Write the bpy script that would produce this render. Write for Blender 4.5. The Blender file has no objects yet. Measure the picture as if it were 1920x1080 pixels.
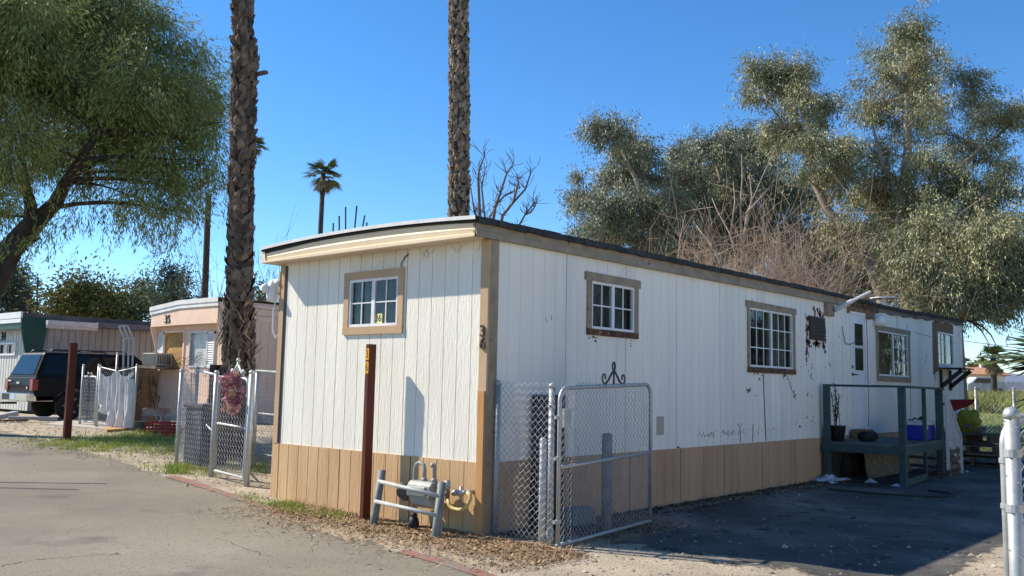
import bpy, math, random
import numpy as np
from mathutils import Matrix, Vector
random.seed(7); rng = np.random.default_rng(11)
R_ = math.radians
scene = bpy.context.scene
# ---------------------------------------------------------------- camera, world, sun
FPX = 1686.0
def _basis():
    X = np.array([2430-960., 752-540., FPX]); X /= np.linalg.norm(X)
    Y = np.array([-994-960., 683-540., FPX]); Y -= X*(X@Y); Y /= np.linalg.norm(Y)
    Z = np.cross(X, Y)
    if Z[1] > 0: Z = -Z
    return np.array([X, Y, Z])
RM = _basis()
CAM = np.array([-6.828, -6.261, 1.45])
cd = bpy.data.cameras.new('camera'); cam = bpy.data.objects.new('camera', cd)
scene.collection.objects.link(cam); scene.camera = cam
cd.sensor_width = 36; cd.lens = FPX/1920*36; cd.clip_start = .05; cd.clip_end = 5000
rt, up, bk = RM@np.array([1., 0, 0]), -(RM@np.array([0, 1., 0])), -(RM@np.array([0, 0, 1.]))
cam.matrix_world = Matrix(((rt[0], up[0], bk[0], CAM[0]), (rt[1], up[1], bk[1], CAM[1]), (rt[2], up[2], bk[2], CAM[2]), (0, 0, 0, 1)))
SUN = np.array([-.42, 1.0, .905]); SUN /= np.linalg.norm(SUN)
EL = math.asin(SUN[2]); AZ = math.atan2(SUN[0], SUN[1])
world = bpy.data.worlds.new('World'); scene.world = world; world.use_nodes = True
wn = world.node_tree
sky = wn.nodes.new('ShaderNodeTexSky'); sky.sky_type = 'NISHITA'; sky.sun_disc = False
sky.sun_elevation = EL; sky.sun_rotation = AZ; sky.air_density = 1.0; sky.dust_density = .0; sky.ozone_density = 4.0; sky.altitude = 1500
hsv = wn.nodes.new('ShaderNodeHueSaturation'); hsv.inputs['Saturation'].default_value = 1.22
wn.links.new(sky.outputs[0], hsv.inputs['Color']); wn.links.new(hsv.outputs[0], wn.nodes['Background'].inputs[0]); wn.nodes['Background'].inputs[1].default_value = .12
ld = bpy.data.lights.new('sun', 'SUN'); ld.energy = 4.4; ld.angle = R_(.55); ld.color = (1, .91, .76)
lo = bpy.data.objects.new('sun', ld); scene.collection.objects.link(lo)
lo.rotation_euler = Vector(SUN).to_track_quat('Z', 'Y').to_euler()
scene.view_settings.view_transform = 'Standard'; scene.view_settings.look = 'None'
scene.view_settings.exposure = .82; scene.view_settings.gamma = 1
scene.cycles.max_bounces = 6; scene.cycles.transparent_max_bounces = 12
scene.cycles.caustics_reflective = False; scene.cycles.caustics_refractive = False
# ---------------------------------------------------------------- measuring helpers (photo pixel -> real point)
def ray(x, y): return RM@np.array([x-960., y-540., FPX])
def sm(t): t = np.clip(t, 0, 1); return t*t*(3-2*t)
def zg(x, y):
    x = np.asarray(x, float); y = np.asarray(y, float)
    z = -.07 + .31*sm((y-1)/10) - .02*sm(-y/3)
    return z + 1.8*np.clip((x-26-1.1*np.maximum(y-9, 0))/95, 0, 1.2)
def gnd(x, y):
    z = 0.
    for _ in range(12):
        d = ray(x, y); t = (z-CAM[2])/d[2]; p = CAM+t*d; z = float(zg(p[0], p[1]))
    p[2] = z; return p
def onx(x, y, k=0.): d = ray(x, y); return CAM+d*(k-CAM[0])/d[0]
def ony(x, y, k=0.): d = ray(x, y); return CAM+d*(k-CAM[1])/d[1]
def at(x, y, D):
    d = ray(x, y); return CAM+d*D/np.linalg.norm(d[:2])
def base(x, D, y=700.): p = at(x, y, D); p[2] = float(zg(p[0], p[1])); return p
# ---------------------------------------------------------------- materials
MATS = {}
def M(name, c1, c2=None, scale=4., rough=.8, bump=0., bscale=None, metal=0., stretch=(1, 1, 1), detail=6., lo=.35, hi=.65,
      spots=None, spot_scale=20., spot_t=.68, spec=.3, island=0., bstretch=None, trans=0., bdist=.01, streak=None, cover=0., stain=None):
    if name in MATS: return MATS[name]
    m = bpy.data.materials.new(name); m.use_nodes = True; nt = m.node_tree; N = nt.nodes; L = nt.links
    b = N['Principled BSDF']; b.inputs['Roughness'].default_value = rough; b.inputs['Metallic'].default_value = metal
    b.inputs['Specular IOR Level'].default_value = spec
    tc = N.new('ShaderNodeTexCoord')
    def mapped(st):
        mp = N.new('ShaderNodeMapping'); mp.inputs['Scale'].default_value = st; L.new(tc.outputs['Object'], mp.inputs['Vector']); return mp.outputs[0]
    def noise(sc, st, dt=6., rg=.6):
        n = N.new('ShaderNodeTexNoise'); n.inputs['Scale'].default_value = sc; n.inputs['Detail'].default_value = dt; n.inputs['Roughness'].default_value = rg
        L.new(mapped(st), n.inputs['Vector']); return n.outputs['Fac']
    def ramp(fac, a, c, ca=(0, 0, 0, 1), cb=(1, 1, 1, 1)):
        r = N.new('ShaderNodeValToRGB'); r.color_ramp.elements[0].position = a; r.color_ramp.elements[1].position = c
        r.color_ramp.elements[0].color = ca; r.color_ramp.elements[1].color = cb; L.new(fac, r.inputs[0]); return r.outputs[0]
    def mix(f, a, c):
        x = N.new('ShaderNodeMix'); x.data_type = 'RGBA'
        if isinstance(f, float): x.inputs[0].default_value = f
        else: L.new(f, x.inputs[0])
        for i, v in ((6, a), (7, c)):
            if isinstance(v, tuple): x.inputs[i].default_value = (*v, 1)
            else: L.new(v, x.inputs[i])
        return x.outputs[2]
    col = None
    if c2 is not None: col = mix(ramp(noise(scale, stretch, detail), lo, hi), tuple(c1), tuple(c2))
    if streak:
        c, sc, st, a, h = streak
        col = mix(ramp(noise(sc, st, 5.), a, h), col if col is not None else tuple(c1), tuple(c))
    if stain:
        c, sc, a, h = stain; col = mix(ramp(noise(sc, (1, 1, 1), 4., .55), a, h), col, tuple(c))
    if spots is not None:
        col = mix(ramp(noise(spot_scale, stretch if bstretch is None else bstretch, 3.), spot_t, spot_t+.04), col if col is not None else tuple(c1), tuple(spots))
    if island:
        g = N.new('ShaderNodeNewGeometry'); hs = N.new('ShaderNodeHueSaturation')
        mr = N.new('ShaderNodeMapRange'); mr.inputs[3].default_value = 1-island; mr.inputs[4].default_value = 1+island
        L.new(g.outputs['Random Per Island'], mr.inputs[0]); L.new(mr.outputs[0], hs.inputs['Value'])
        if col is not None: L.new(col, hs.inputs['Color'])
        else: hs.inputs['Color'].default_value = (*c1, 1)
        col = hs.outputs[0]
    if col is None: b.inputs['Base Color'].default_value = (*c1, 1)
    else: L.new(col, b.inputs['Base Color'])
    if bump:
        bp = N.new('ShaderNodeBump'); bp.inputs['Strength'].default_value = bump; bp.inputs['Distance'].default_value = bdist
        L.new(noise(bscale or scale*4, bstretch or stretch, 8., .65), bp.inputs['Height']); L.new(bp.outputs[0], b.inputs['Normal'])
    if trans:
        t = N.new('ShaderNodeBsdfTranslucent'); ms = N.new('ShaderNodeMixShader'); ms.inputs[0].default_value = trans
        if col is not None: L.new(col, t.inputs[0])
        else: t.inputs[0].default_value = (*c1, 1)
        L.new(b.outputs[0], ms.inputs[1]); L.new(t.outputs[0], ms.inputs[2]); L.new(ms.outputs[0], N['Material Output'].inputs[0])
    if cover:
        at_ = N.new('ShaderNodeAttribute'); at_.attribute_name = 'cover'; nn_ = noise(cover, (1, 1, 1), 8., .75)
        ad = N.new('ShaderNodeMath'); ad.operation = 'ADD'; L.new(at_.outputs['Fac'], ad.inputs[0]); L.new(nn_, ad.inputs[1])
        L.new(ramp(ad.outputs[0], .70, .80), b.inputs['Alpha'])
    MATS[name] = m; return m
def glass_mat(name, tint=(.75, .8, .8), refl=1.45):
    m = bpy.data.materials.new(name); m.use_nodes = True; nt = m.node_tree; N = nt.nodes; L = nt.links
    N.remove(N['Principled BSDF']); g = N.new('ShaderNodeBsdfGlossy'); g.inputs['Roughness'].default_value = .02
    t = N.new('ShaderNodeBsdfTransparent'); t.inputs[0].default_value = (*tint, 1)
    lw = N.new('ShaderNodeLayerWeight'); lw.inputs[0].default_value = .5; pw = N.new('ShaderNodeMath'); pw.operation = 'POWER'; pw.inputs[1].default_value = 4.5
    L.new(lw.outputs['Facing'], pw.inputs[0]); f = N.new('ShaderNodeMath'); f.operation = 'MULTIPLY_ADD'; f.inputs[1].default_value = .95; f.inputs[2].default_value = .05; L.new(pw.outputs[0], f.inputs[0])
    n = N.new('ShaderNodeTexNoise'); n.inputs['Scale'].default_value = 3; bp = N.new('ShaderNodeBump'); bp.inputs['Strength'].default_value = .15; bp.inputs['Distance'].default_value = .02
    L.new(n.outputs[0], bp.inputs['Height']); L.new(bp.outputs[0], g.inputs['Normal'])
    s = N.new('ShaderNodeMixShader'); L.new(f.outputs[0], s.inputs[0]); L.new(t.outputs[0], s.inputs[1]); L.new(g.outputs[0], s.inputs[2])
    L.new(s.outputs[0], N['Material Output'].inputs[0]); MATS[name] = m; return m
WHITE = M('white_siding_paint', (.84, .80, .69), (.75, .71, .61), 2.2, .75, .8, 42, stretch=(1, 1, .2), spots=(.36, .31, .24), spot_scale=30, spot_t=.74, bstretch=(1, 1, .16), bdist=.012, streak=((.70, .655, .55), .8, (1, 1, .35), .56, .85))
WHITES = M('white_siding_weathered', (.86, .81, .71), (.76, .72, .64), 1.6, .7, .4, 30, stretch=(1, 1, .12), spots=(.12, .10, .08), spot_scale=22, spot_t=.77, bstretch=(1, 1, .10), bdist=.008, streak=((.60, .58, .54), 1.3, (1, 1, .16), .55, .8))
TANS = M('tan_skirting_paint', (.62, .41, .215), (.50, .32, .16), 2.5, .8, .8, 40, stretch=(1, 1, .12), bstretch=(1, 1, .10), bdist=.012)
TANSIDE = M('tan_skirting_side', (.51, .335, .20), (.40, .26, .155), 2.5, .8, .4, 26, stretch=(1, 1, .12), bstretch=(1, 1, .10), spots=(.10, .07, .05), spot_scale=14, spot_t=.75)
TRIM = M('tan_trim_paint', (.52, .36, .22), (.42, .28, .16), 3, .75, .3, 30, stretch=(.3, .3, .3), spots=(.20, .12, .07), spot_scale=30, spot_t=.74)
TRIMG = M('weathered_tan_trim', (.34, .27, .19), (.24, .19, .13), 5, .8, .4, 30, spots=(.07, .055, .04), spot_scale=12, spot_t=.66)
FASCIA = M('cream_fascia_metal', (.80, .64, .43), (.72, .56, .37), 2, .55, .1, 10, spots=(.3, .2, .1), spot_scale=24, spot_t=.76)
SOFF = M('cream_soffit', (.72, .60, .44), (.62, .50, .36), 2, .8)
RAW = M('raw_pine_board', (.55, .30, .12), (.42, .22, .08), 4, .8, .3, 20, stretch=(1, 1, .15), spots=(.2, .1, .04), spot_scale=14, spot_t=.74)
ROT = M('rotten_brown_wood', (.16, .09, .05), (.05, .03, .02), 8, .95, .8, 20, spots=(.30, .17, .09), spot_scale=14, spot_t=.6)
BARE = M('bare_brown_plywood', (.24, .15, .09), (.16, .10, .06), 6, .9, .5, 20, spots=(.06, .04, .03), spot_scale=12, spot_t=.66)
TAR = M('black_roof_tar', (.02, .02, .021), (.05, .05, .05), 8, .8, .5, 20)
ROOFW = M('white_roof_coating', (.84, .82, .78), (.74, .72, .68), 5, .7, .3, 14, spots=(.3, .28, .26), spot_scale=20, spot_t=.74)
WFRAME = M('white_vinyl_frame', (.78, .78, .77), (.66, .66, .66), 4, .45)
GLASS = glass_mat('window_glass')
CURT = M('grey_lace_curtain', (.16, .165, .16), (.05, .052, .05), 9, .9, .3, 12, stretch=(1, 1, .35))
CURTD = M('dark_room_curtain', (.03, .028, .028), (.012, .012, .012), 5, .9, stretch=(1, 1, .3))
CURTR = M('red_brown_curtain', (.12, .05, .04), (.17, .14, .12), 7, .9, .3, 9, stretch=(1, 1, .1))
GALV = M('galvanised_steel', (.46, .47, .46), (.36, .375, .375), 14, .5, .15, 40, metal=.45, spots=(.55, .56, .56), spot_scale=50, spot_t=.66)
WIRE = M('galvanised_wire', (.46, .47, .48), (.32, .33, .34), 8, .45, metal=.55)
GREYP = M('grey_painted_pipe', (.22, .235, .225), (.15, .16, .155), 10, .6, .2, 40, spots=(.34, .33, .30), spot_scale=40, spot_t=.70)
GREYL = M('light_grey_pipe', (.42, .43, .42), (.33, .34, .33), 10, .5)
REDP = M('rust_red_painted_wood', (.115, .022, .009), (.07, .013, .006), 6, .6, .4, 30, stretch=(1, 1, .1), spots=(.03, .01, .006), spot_scale=18, spot_t=.70)
YEL = M('yellow_reflective_sticker', (.80, .42, .02), (.7, .36, .02), 9, .5)
BLK = M('black_paint', (.015, .014, .014), (.03, .03, .03), 8, .5)
BROWN = M('dark_brown_numeral', (.05, .03, .018), (.09, .06, .04), 12, .6)
DECK = M('dark_teal_deck_paint', (.050, .085, .088), (.035, .06, .062), 5, .75, .3, 24, spots=(.12, .13, .12), spot_scale=18, spot_t=.72)
DECKF = M('worn_deck_boards', (.11, .13, .125), (.065, .075, .075), 3, .85, .3, 20, stretch=(.3, 1, 1))
PEACH = M('peach_painted_siding', (.84, .61, .47), (.76, .54, .41), 2, .75, .2, 20, stretch=(1, 1, .15))
PEACHT = M('peach_trim', (.85, .63, .49), (.77, .55, .42), 3, .7)
GREEN = M('dark_green_metal', (.010, .075, .055), (.008, .055, .042), 4, .5)
GREYS = M('pale_grey_ribbed_metal', (.30, .30, .295), (.24, .245, .245), 2, .55, .1, 8, stretch=(1, 1, .2))
DARKROOF = M('dark_grey_roof_edge', (.05, .055, .07), (.08, .085, .10), 4, .6)
# ---------------------------------------------------------------- mesh builder
col = scene.collection
class MB:
    def __init__(s): s.v = []; s.f = []; s.n = 0; s.m = []; s.mi = 0
    def add(s, V, F):
        V = np.asarray(V, float).reshape(-1, 3); s.v.append(V)
        for f in F: s.f.append(tuple(i+s.n for i in f)); s.m.append(s.mi)
        s.n += len(V); return s
    def box(s, a, b, mp=None):
        x0, y0, z0 = a; x1, y1, z1 = b
        V = [(x0, y0, z0), (x1, y0, z0), (x1, y1, z0), (x0, y1, z0), (x0, y0, z1), (x1, y0, z1), (x1, y1, z1), (x0, y1, z1)]
        if mp: V = [mp(*p) for p in V]
        return s.add(V, [(0, 3, 2, 1), (4, 5, 6, 7), (0, 1, 5, 4), (1, 2, 6, 5), (2, 3, 7, 6), (3, 0, 4, 7)])
    def bar(s, p, q, w, h, upv=(0, 0, 1)):
        p = np.array(p, float); q = np.array(q, float); d = q-p; L = np.linalg.norm(d); d = d/L; u = np.array(upv, float)
        r = np.cross(d, u); 
        if np.linalg.norm(r) < 1e-6: r = np.cross(d, [1., 0, 0])
        r /= np.linalg.norm(r); u = np.cross(r, d)
        V = [p+r*a*w/2+u*b*h/2 for a, b in ((-1, -1), (1, -1), (1, 1), (-1, 1))]+[q+r*a*w/2+u*b*h/2 for a, b in ((-1, -1), (1, -1), (1, 1), (-1, 1))]
        return s.add(V, [(3, 2, 1, 0), (4, 5, 6, 7), (0, 1, 5, 4), (1, 2, 6, 5), (2, 3, 7, 6), (3, 0, 4, 7)])
    def tube(s, P, r, n=8, cap=True):
        P = [np.array(p, float) for p in P]; k = len(P); rr = [r]*k if np.isscalar(r) else list(r)
        V = []; prev = None
        for i in range(k):
            d = (P[min(i+1, k-1)]-P[max(i-1, 0)]); d = d/(np.linalg.norm(d)+1e-9)
            if prev is None:
                a = np.cross(d, [0, 0, 1.]); 
                if np.linalg.norm(a) < 1e-3: a = np.cross(d, [1., 0, 0])
            else: a = prev-d*(prev@d)
            a = a/(np.linalg.norm(a)+1e-9); prev = a; b = np.cross(d, a)
            for j in range(n): t = 2*math.pi*j/n; V.append(P[i]+(a*math.cos(t)+b*math.sin(t))*rr[i])
        F = [(i*n+j, i*n+(j+1) % n, (i+1)*n+(j+1) % n, (i+1)*n+j) for i in range(k-1) for j in range(n)]
        if cap: F += [tuple(range(n-1, -1, -1)), tuple((k-1)*n+j for j in range(n))]
        return s.add(V, F)
    def lathe(s, c, prof, n=16, axis=(0, 0, 1)):
        a = np.array(axis, float); a /= np.linalg.norm(a); u = np.cross(a, [0, 0, 1.] if abs(a[2]) < .9 else [1., 0, 0]); u /= np.linalg.norm(u); w = np.cross(a, u)
        V = [np.array(c)+a*h+(u*math.cos(2*math.pi*j/n)+w*math.sin(2*math.pi*j/n))*r for r, h in prof for j in range(n)]
        k = len(prof)
        F = [(i*n+j, i*n+(j+1) % n, (i+1)*n+(j+1) % n, (i+1)*n+j) for i in range(k-1) for j in range(n)]
        F += [tuple(range(n-1, -1, -1)), tuple((k-1)*n+j for j in range(n))]
        return s.add(V, F)
    def prism(s, pts, ext):   # polygon (3d points) extruded by vector
        P = [np.array(p, float) for p in pts]; e = np.array(ext, float); n = len(P)
        return s.add(P+[p+e for p in P], [tuple(range(n-1, -1, -1)), tuple(range(n, 2*n))]+[(i, (i+1) % n, n+(i+1) % n, n+i) for i in range(n)])
    def quad(s, *P): return s.add(P, [tuple(range(len(P)))])
    def grid(s, fn, us, vs):
        V = [fn(u, v) for u in us for v in vs]; k = len(vs)
        return s.add(V, [(i*k+j, (i+1)*k+j, (i+1)*k+j+1, i*k+j+1) for i in range(len(us)-1) for j in range(k-1)])
    def blob(s, c, r, seed=0, amp=.2, nu=10, nv=8, sc=2.):
        g = random.Random(seed); ph = [g.uniform(0, 6) for _ in range(6)]; c = np.array(c); r = np.array(r if not np.isscalar(r) else (r, r, r), float)
        V = []
        for i in range(nv+1):
            t = math.pi*i/nv
            for j in range(nu):
                p = 2*math.pi*j/nu; d = np.array([math.sin(t)*math.cos(p), math.sin(t)*math.sin(p), math.cos(t)])
                k = 1+amp*(math.sin(d[0]*3*sc+ph[0])*math.sin(d[1]*2.3*sc+ph[1])+.5*math.sin(d[2]*4*sc+ph[2]))
                V.append(c+d*r*k)
        F = [(i*nu+j, i*nu+(j+1) % nu, (i+1)*nu+(j+1) % nu, (i+1)*nu+j) for i in range(nv) for j in range(nu)]
        return s.add(V, F)
    def build(s, name, mat, parent=None, smooth=False, bevel=0.):
        V = np.concatenate(s.v) if s.v else np.zeros((0, 3))
        off = np.zeros(3); p = parent
        while p is not None: off += np.array(p.location); p = p.parent
        me = bpy.data.meshes.new(name); me.from_pydata((V-off).tolist(), [], s.f)
        mats = mat if isinstance(mat, (list, tuple)) else [mat]
        for m in mats: me.materials.append(m)
        if len(mats) > 1: me.polygons.foreach_set('material_index', s.m)
        if smooth: me.polygons.foreach_set('use_smooth', [True]*len(me.polygons))
        me.update(); o = bpy.data.objects.new(name, me); col.objects.link(o)
        if parent is not None: o.parent = parent
        if bevel:
            b = o.modifiers.new('bevel', 'BEVEL'); b.width = bevel; b.segments = 2; b.limit_method = 'ANGLE'; b.angle_limit = R_(40)
        return o
def raw(name, V, F4, mat, parent=None, smooth=False):     # fast: V (n,3), F4 (m,k) equal-sized faces
    off = np.zeros(3); p = parent
    while p is not None: off += np.array(p.location); p = p.parent
    me = bpy.data.meshes.new(name); V = np.asarray(V, np.float32)-off.astype(np.float32); F4 = np.asarray(F4, np.int32); k = F4.shape[1]
    me.vertices.add(len(V)); me.vertices.foreach_set('co', V.ravel())
    me.loops.add(F4.size); me.loops.foreach_set('vertex_index', F4.ravel())
    me.polygons.add(len(F4)); me.polygons.foreach_set('loop_start', np.arange(0, F4.size, k, dtype=np.int32))
    if smooth: me.polygons.foreach_set('use_smooth', np.ones(len(F4), bool))
    me.materials.append(mat); me.update(calc_edges=True); me.validate()
    o = bpy.data.objects.new(name, me); col.objects.link(o)
    if parent is not None: o.parent = parent
    return o
def tag(o, label=None, cat=None, group=None, kind=None):
    if label: o['label'] = label
    if cat: o['category'] = cat
    if group: o['group'] = group
    if kind: o['kind'] = kind
    return o
def thing(name, label, cat, loc, group=None):
    o = bpy.data.objects.new(name, None); o.empty_display_size = .2; col.objects.link(o); o.location = tuple(float(v) for v in loc)
    return tag(o, label, cat, group)
def text(name, s, mp, size, depth, mat, parent, cx=0., cz=0.):   # lettering as mesh; mp(a,z,out) maps it onto a wall; centred at cx,cz
    c = bpy.data.curves.new(name, 'FONT'); c.body = s; c.size = size; c.extrude = depth/2; c.align_x = 'CENTER'; c.align_y = 'CENTER'
    t = bpy.data.objects.new(name, c); col.objects.link(t); bpy.context.view_layer.update()
    dg = bpy.context.evaluated_depsgraph_get(); me = bpy.data.meshes.new_from_object(t.evaluated_get(dg)); bpy.data.objects.remove(t)
    b = MB(); b.add([mp(cx+v.co.x, cz+v.co.y, depth/2+v.co.z) for v in me.vertices], [tuple(p.vertices) for p in me.polygons]); bpy.data.meshes.remove(me)
    return b.build(name, mat, parent)
# segments -> many thin prisms at once
def sticks(A, B, ra, rb, n=3):
    A = np.asarray(A, float); B = np.asarray(B, float); d = B-A; d /= np.linalg.norm(d, axis=1, keepdims=True)+1e-9
    ref = np.where(np.abs(d[:, 2:3]) < .9, np.array([[0, 0, 1.]]), np.array([[1., 0, 0]])); a = np.cross(d, ref); a /= np.linalg.norm(a, axis=1, keepdims=True)+1e-9; b = np.cross(d, a)
    ra = np.broadcast_to(np.asarray(ra, float), (len(A),)); rb = np.broadcast_to(np.asarray(rb, float), (len(A),))
    V = []
    for P, r in ((A, ra), (B, rb)):
        for j in range(n): t = 2*math.pi*j/n; V.append(P+(a*math.cos(t)+b*math.sin(t))*r[:, None])
    V = np.stack(V, 1).reshape(-1, 3); k = np.arange(len(A))[:, None]*2*n
    F = np.concatenate([k+np.array([[j, (j+1) % n, n+(j+1) % n, n+j]]) for j in range(n)])
    return V, F
def chain(P, U, w, h, c=.072, r=.0021, sag=0., seed=0, top=None):
    """woven diamond wire mesh in the vertical plane through P along unit U"""
    g = np.random.default_rng(seed); U = np.array(U, float); U /= np.linalg.norm(U); Nn = np.cross(U, [0, 0, 1.]); P = np.array(P, float)
    hs = c/2; nw = max(2, int(round(w/hs))); nh = max(2, int(round(h/hs))); du = w/nw; dv = h/nh
    i, j = np.meshgrid(np.arange(nw), np.arange(nh+1), indexing='ij')
    u = (i+((j+i) & 1))*du; v = j*dv
    def wob(u, v): return sag*(np.sin(u*5.1+seed)*np.sin(v*3.3+seed*2)+.5*np.sin(u*11+v*7))
    X = P+u[..., None]*U+(v+wob(u, v)*.3)[..., None]*np.array([0, 0, 1.])+((((j & 1)*2-1)*.004)+wob(u, v))[..., None]*Nn
    A = X[:, :-1].reshape(-1, 3); B = X[:, 1:].reshape(-1, 3)
    return sticks(A, B, r, r, 4)
FRONT = lambda a, z, o: (-o, a, z)       # short face, out = -X
SIDE = lambda a, z, o: (a, -o, z)        # long face, out = -Y
def siding(mb, mp, a0, a1, zlo, zhi, opens=(), seam0=0., step=.2033, gw=.011, gd=.007, seam_every=6, sw=.014, sd=.018):
    cuts = {a0, a1}; k0 = math.ceil((a0-seam0)/step); k1 = math.floor((a1-seam0)/step); gro = []
    for k in range(k0, k1+1):
        a = seam0+k*step; seam = (k % seam_every == 0); w, d = (sw, sd) if seam else (gw, gd)
        if a-w/2 > a0 and a+w/2 < a1: gro.append((a-w/2, a+w/2, d)); cuts |= {a-w/2, a+w/2}
    for o in opens: cuts |= {max(a0, o[0]), min(a1, o[1])}
    cs = sorted(cuts)
    f = lambda z, a: z(a) if callable(z) else z
    def strip(p, q, d0, d1, zz0, zz1, n=1): mb.quad(mp(p, zz0(p), d0), mp(q, zz0(q), d1), mp(q, zz1(q), d1), mp(p, zz1(p), d0))
    prevd = None
    for p, q in zip(cs[:-1], cs[1:]):
        if q-p < 1e-6: continue
        m = (p+q)/2; d = 0.
        for g in gro:
            if g[0] < m < g[1]: d = -g[2]
        zs = [(lambda a: f(zlo, a))]; 
        hits = sorted([o for o in opens if o[0]-1e-6 <= p and q <= o[1]+1e-6], key=lambda o: o[2])
        cur = lambda a: f(zlo, a)
        for o in hits:
            strip(p, q, d, d, cur, (lambda a, z=o[2]: z)); cur = (lambda a, z=o[3]: z)
        strip(p, q, d, d, cur, lambda a: f(zhi, a))
    for g0, g1, dd in gro:       # groove cheeks
        if any(o[0] < (g0+g1)/2 < o[1] for o in opens):
            o = [o for o in opens if o[0] < (g0+g1)/2 < o[1]]; o = sorted(o, key=lambda q: q[2]); rngs = []; lo_ = f(zlo, g0)
            for q in o: rngs.append((lo_, q[2])); lo_ = q[3]
            rngs.append((lo_, f(zhi, g0)))
        else: rngs = [(f(zlo, g0), f(zhi, g0))]
        for z0, z1 in rngs:
            for g in (g0, g1): mb.quad(mp(g, z0, 0), mp(g, z0, -dd), mp(g, z1, -dd), mp(g, z1, 0))
def window(parent, mp, a0, a1, z0, z1, trim=(.09, .09, .09, .09), tmat=TRIM, nx=2, nz=2, curt=(CURT, CURT), label=None, head=0., sash=2, sillmat=None, flip=1, depth=.05):
    """opening a0..a1, z0..z1; trim boards around it (left,right,bottom,top)"""
    w = MB()
    fr = .032
    o0, o1 = -.03, .012
    w.box((a0, z0, o0), (a0+fr, z1, o1), mp).box((a1-fr, z0, o0), (a1, z1, o1), mp).box((a0+fr, z0, o0), (a1-fr, z0+fr, o1), mp).box((a0+fr, z1-fr, o0), (a1-fr, z1, o1), mp)
    mid = (a0+a1)/2
    w.box((mid-.028, z0+fr, o0), (mid+.028, z1-fr, o1-.004), mp)
    wf = w.build('window', WFRAME, parent)
    if label: wf['label'] = label
    spans = [(a0+fr, mid-.028), (mid+.028, a1-fr)]
    for k, (s0, s1) in enumerate(spans):
        p = MB(); oo = -.012-.008*k; p.quad(mp(s0, z0+fr, oo), mp(s1, z0+fr, oo), mp(s1, z1-fr, oo), mp(s0, z1-fr, oo)); p.build('pane', GLASS, wf)
    mm = MB()
    for k, (s0, s1) in enumerate(spans):
        if nx and (sash == 2 or sash == k):
            for i in range(1, nx): a = s0+(s1-s0)*i/nx; mm.box((a-.008, z0+fr, -.011), (a+.008, z1-fr, -.001), mp)
            for i in range(1, nz): z = z0+(z1-z0)*i/nz; mm.box((s0, z-.008, -.0105), (s1, z+.008, -.0005), mp)
    if mm.n: mm.build('muntin', WFRAME, wf)
    t = MB(); l, r, bt, tp = trim
    if l: t.box((a0-l, z0, 0), (a0, z1, .022), mp)
    if r: t.box((a1, z0, 0), (a1+r, z1, .022), mp)
    if tp: t.box((a0-l-head, z1, 0), (a1+r+head, z1+tp, .026), mp)
    if t.n: t.build('trim', tmat, wf)
    if bt: MB().box((a0-l, z0-bt, 0), (a1+r, z0, .026), mp).build('sill', sillmat or tmat, wf)
    for k, (s0, s1) in enumerate(spans):
        cb = MB(); n = 24
        us = np.linspace(s0-.03, s1+.03, n)
        cb.grid(lambda u, v: mp(u, v, -.10-.012*math.sin(u*70+k)), us, [z0-.01, z1+.01]); cb.build('curtain', curt[k], wf)
    bx = MB(); d = -.16
    bx.quad(mp(a0, z0, d), mp(a1, z0, d), mp(a1, z1, d), mp(a0, z1, d))
    for p, q in (((a0, z0), (a1, z0)), ((a1, z0), (a1, z1)), ((a1, z1), (a0, z1)), ((a0, z1), (a0, z0))):
        bx.quad(mp(p[0], p[1], -.03), mp(q[0], q[1], -.03), mp(q[0], q[1], d), mp(p[0], p[1], d))
    bx.build('recess', CURTD, wf)
    return wf
# ================================================================ SETTING: ground, road, driveway
def sheet(name, us, fn, mat, lift, kind='structure'):
    pass
xs = np.unique(np.concatenate([np.arange(-14, 40, .5), np.linspace(-300, -14, 22), np.linspace(40, 130, 46), np.linspace(130, 900, 24)]))
ys = np.unique(np.concatenate([np.arange(-16, 34, .5), np.linspace(-400, -16, 26), np.linspace(34, 130, 40), np.linspace(130, 900, 20)]))
GX, GY = np.meshgrid(xs, ys, indexing='ij'); GZ = zg(GX, GY)
V = np.stack([GX, GY, GZ], -1).reshape(-1, 3); ny = len(ys)
ii, jj = np.meshgrid(np.arange(len(xs)-1), np.arange(ny-1), indexing='ij'); k = (ii*ny+jj).ravel()
GROUND = M('sandy_gravel_ground', (.46, .385, .28), (.30, .25, .185), 1.3, .95, .9, 45, spots=(.10, .085, .065), spot_scale=38, spot_t=.63, streak=((.56, .47, .345), .55, (1, 1, 1), .5, .72), bdist=.02)
tag(raw('ground', V, np.stack([k, k+ny, k+ny+1, k+1], 1), GROUND, smooth=True), kind='structure')
EDGE = [gnd(*p)[:2] for p in ((0, 803), (130, 836), (330, 893), (420, 920), (500, 947), (620, 992), (720, 1020), (810, 1043), (930, 1078))]
d0 = EDGE[0]-EDGE[1]; d1 = EDGE[-1]-EDGE[-2]
EDGE = [EDGE[0]+d0*6, EDGE[0]+d0*.5]+EDGE+[EDGE[-1]+d1/np.linalg.norm(d1)*.8+np.array([-.05, 0]), EDGE[-1]+np.array([-2.4, -5.]), EDGE[-1]+np.array([-7., -16.])]
EDGE = np.array(EDGE); s_ = np.concatenate([[0], np.cumsum(np.linalg.norm(np.diff(EDGE, axis=0), axis=1))])
tt = np.unique(np.concatenate([np.linspace(0, s_[-1], 60), np.arange(s_[1], s_[-3], .12)]))
EX = np.interp(tt, s_, EDGE[:, 0]); EY = np.interp(tt, s_, EDGE[:, 1])
def smooth1(a, n=9): p = np.pad(a, n//2, mode='edge'); return np.convolve(p, np.ones(n)/n, 'valid')
EX = smooth1(EX); EY = smooth1(EY)
jit = .035*np.sin(tt*7.3)*np.sin(tt*2.9)+.02*np.sin(tt*19)
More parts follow.
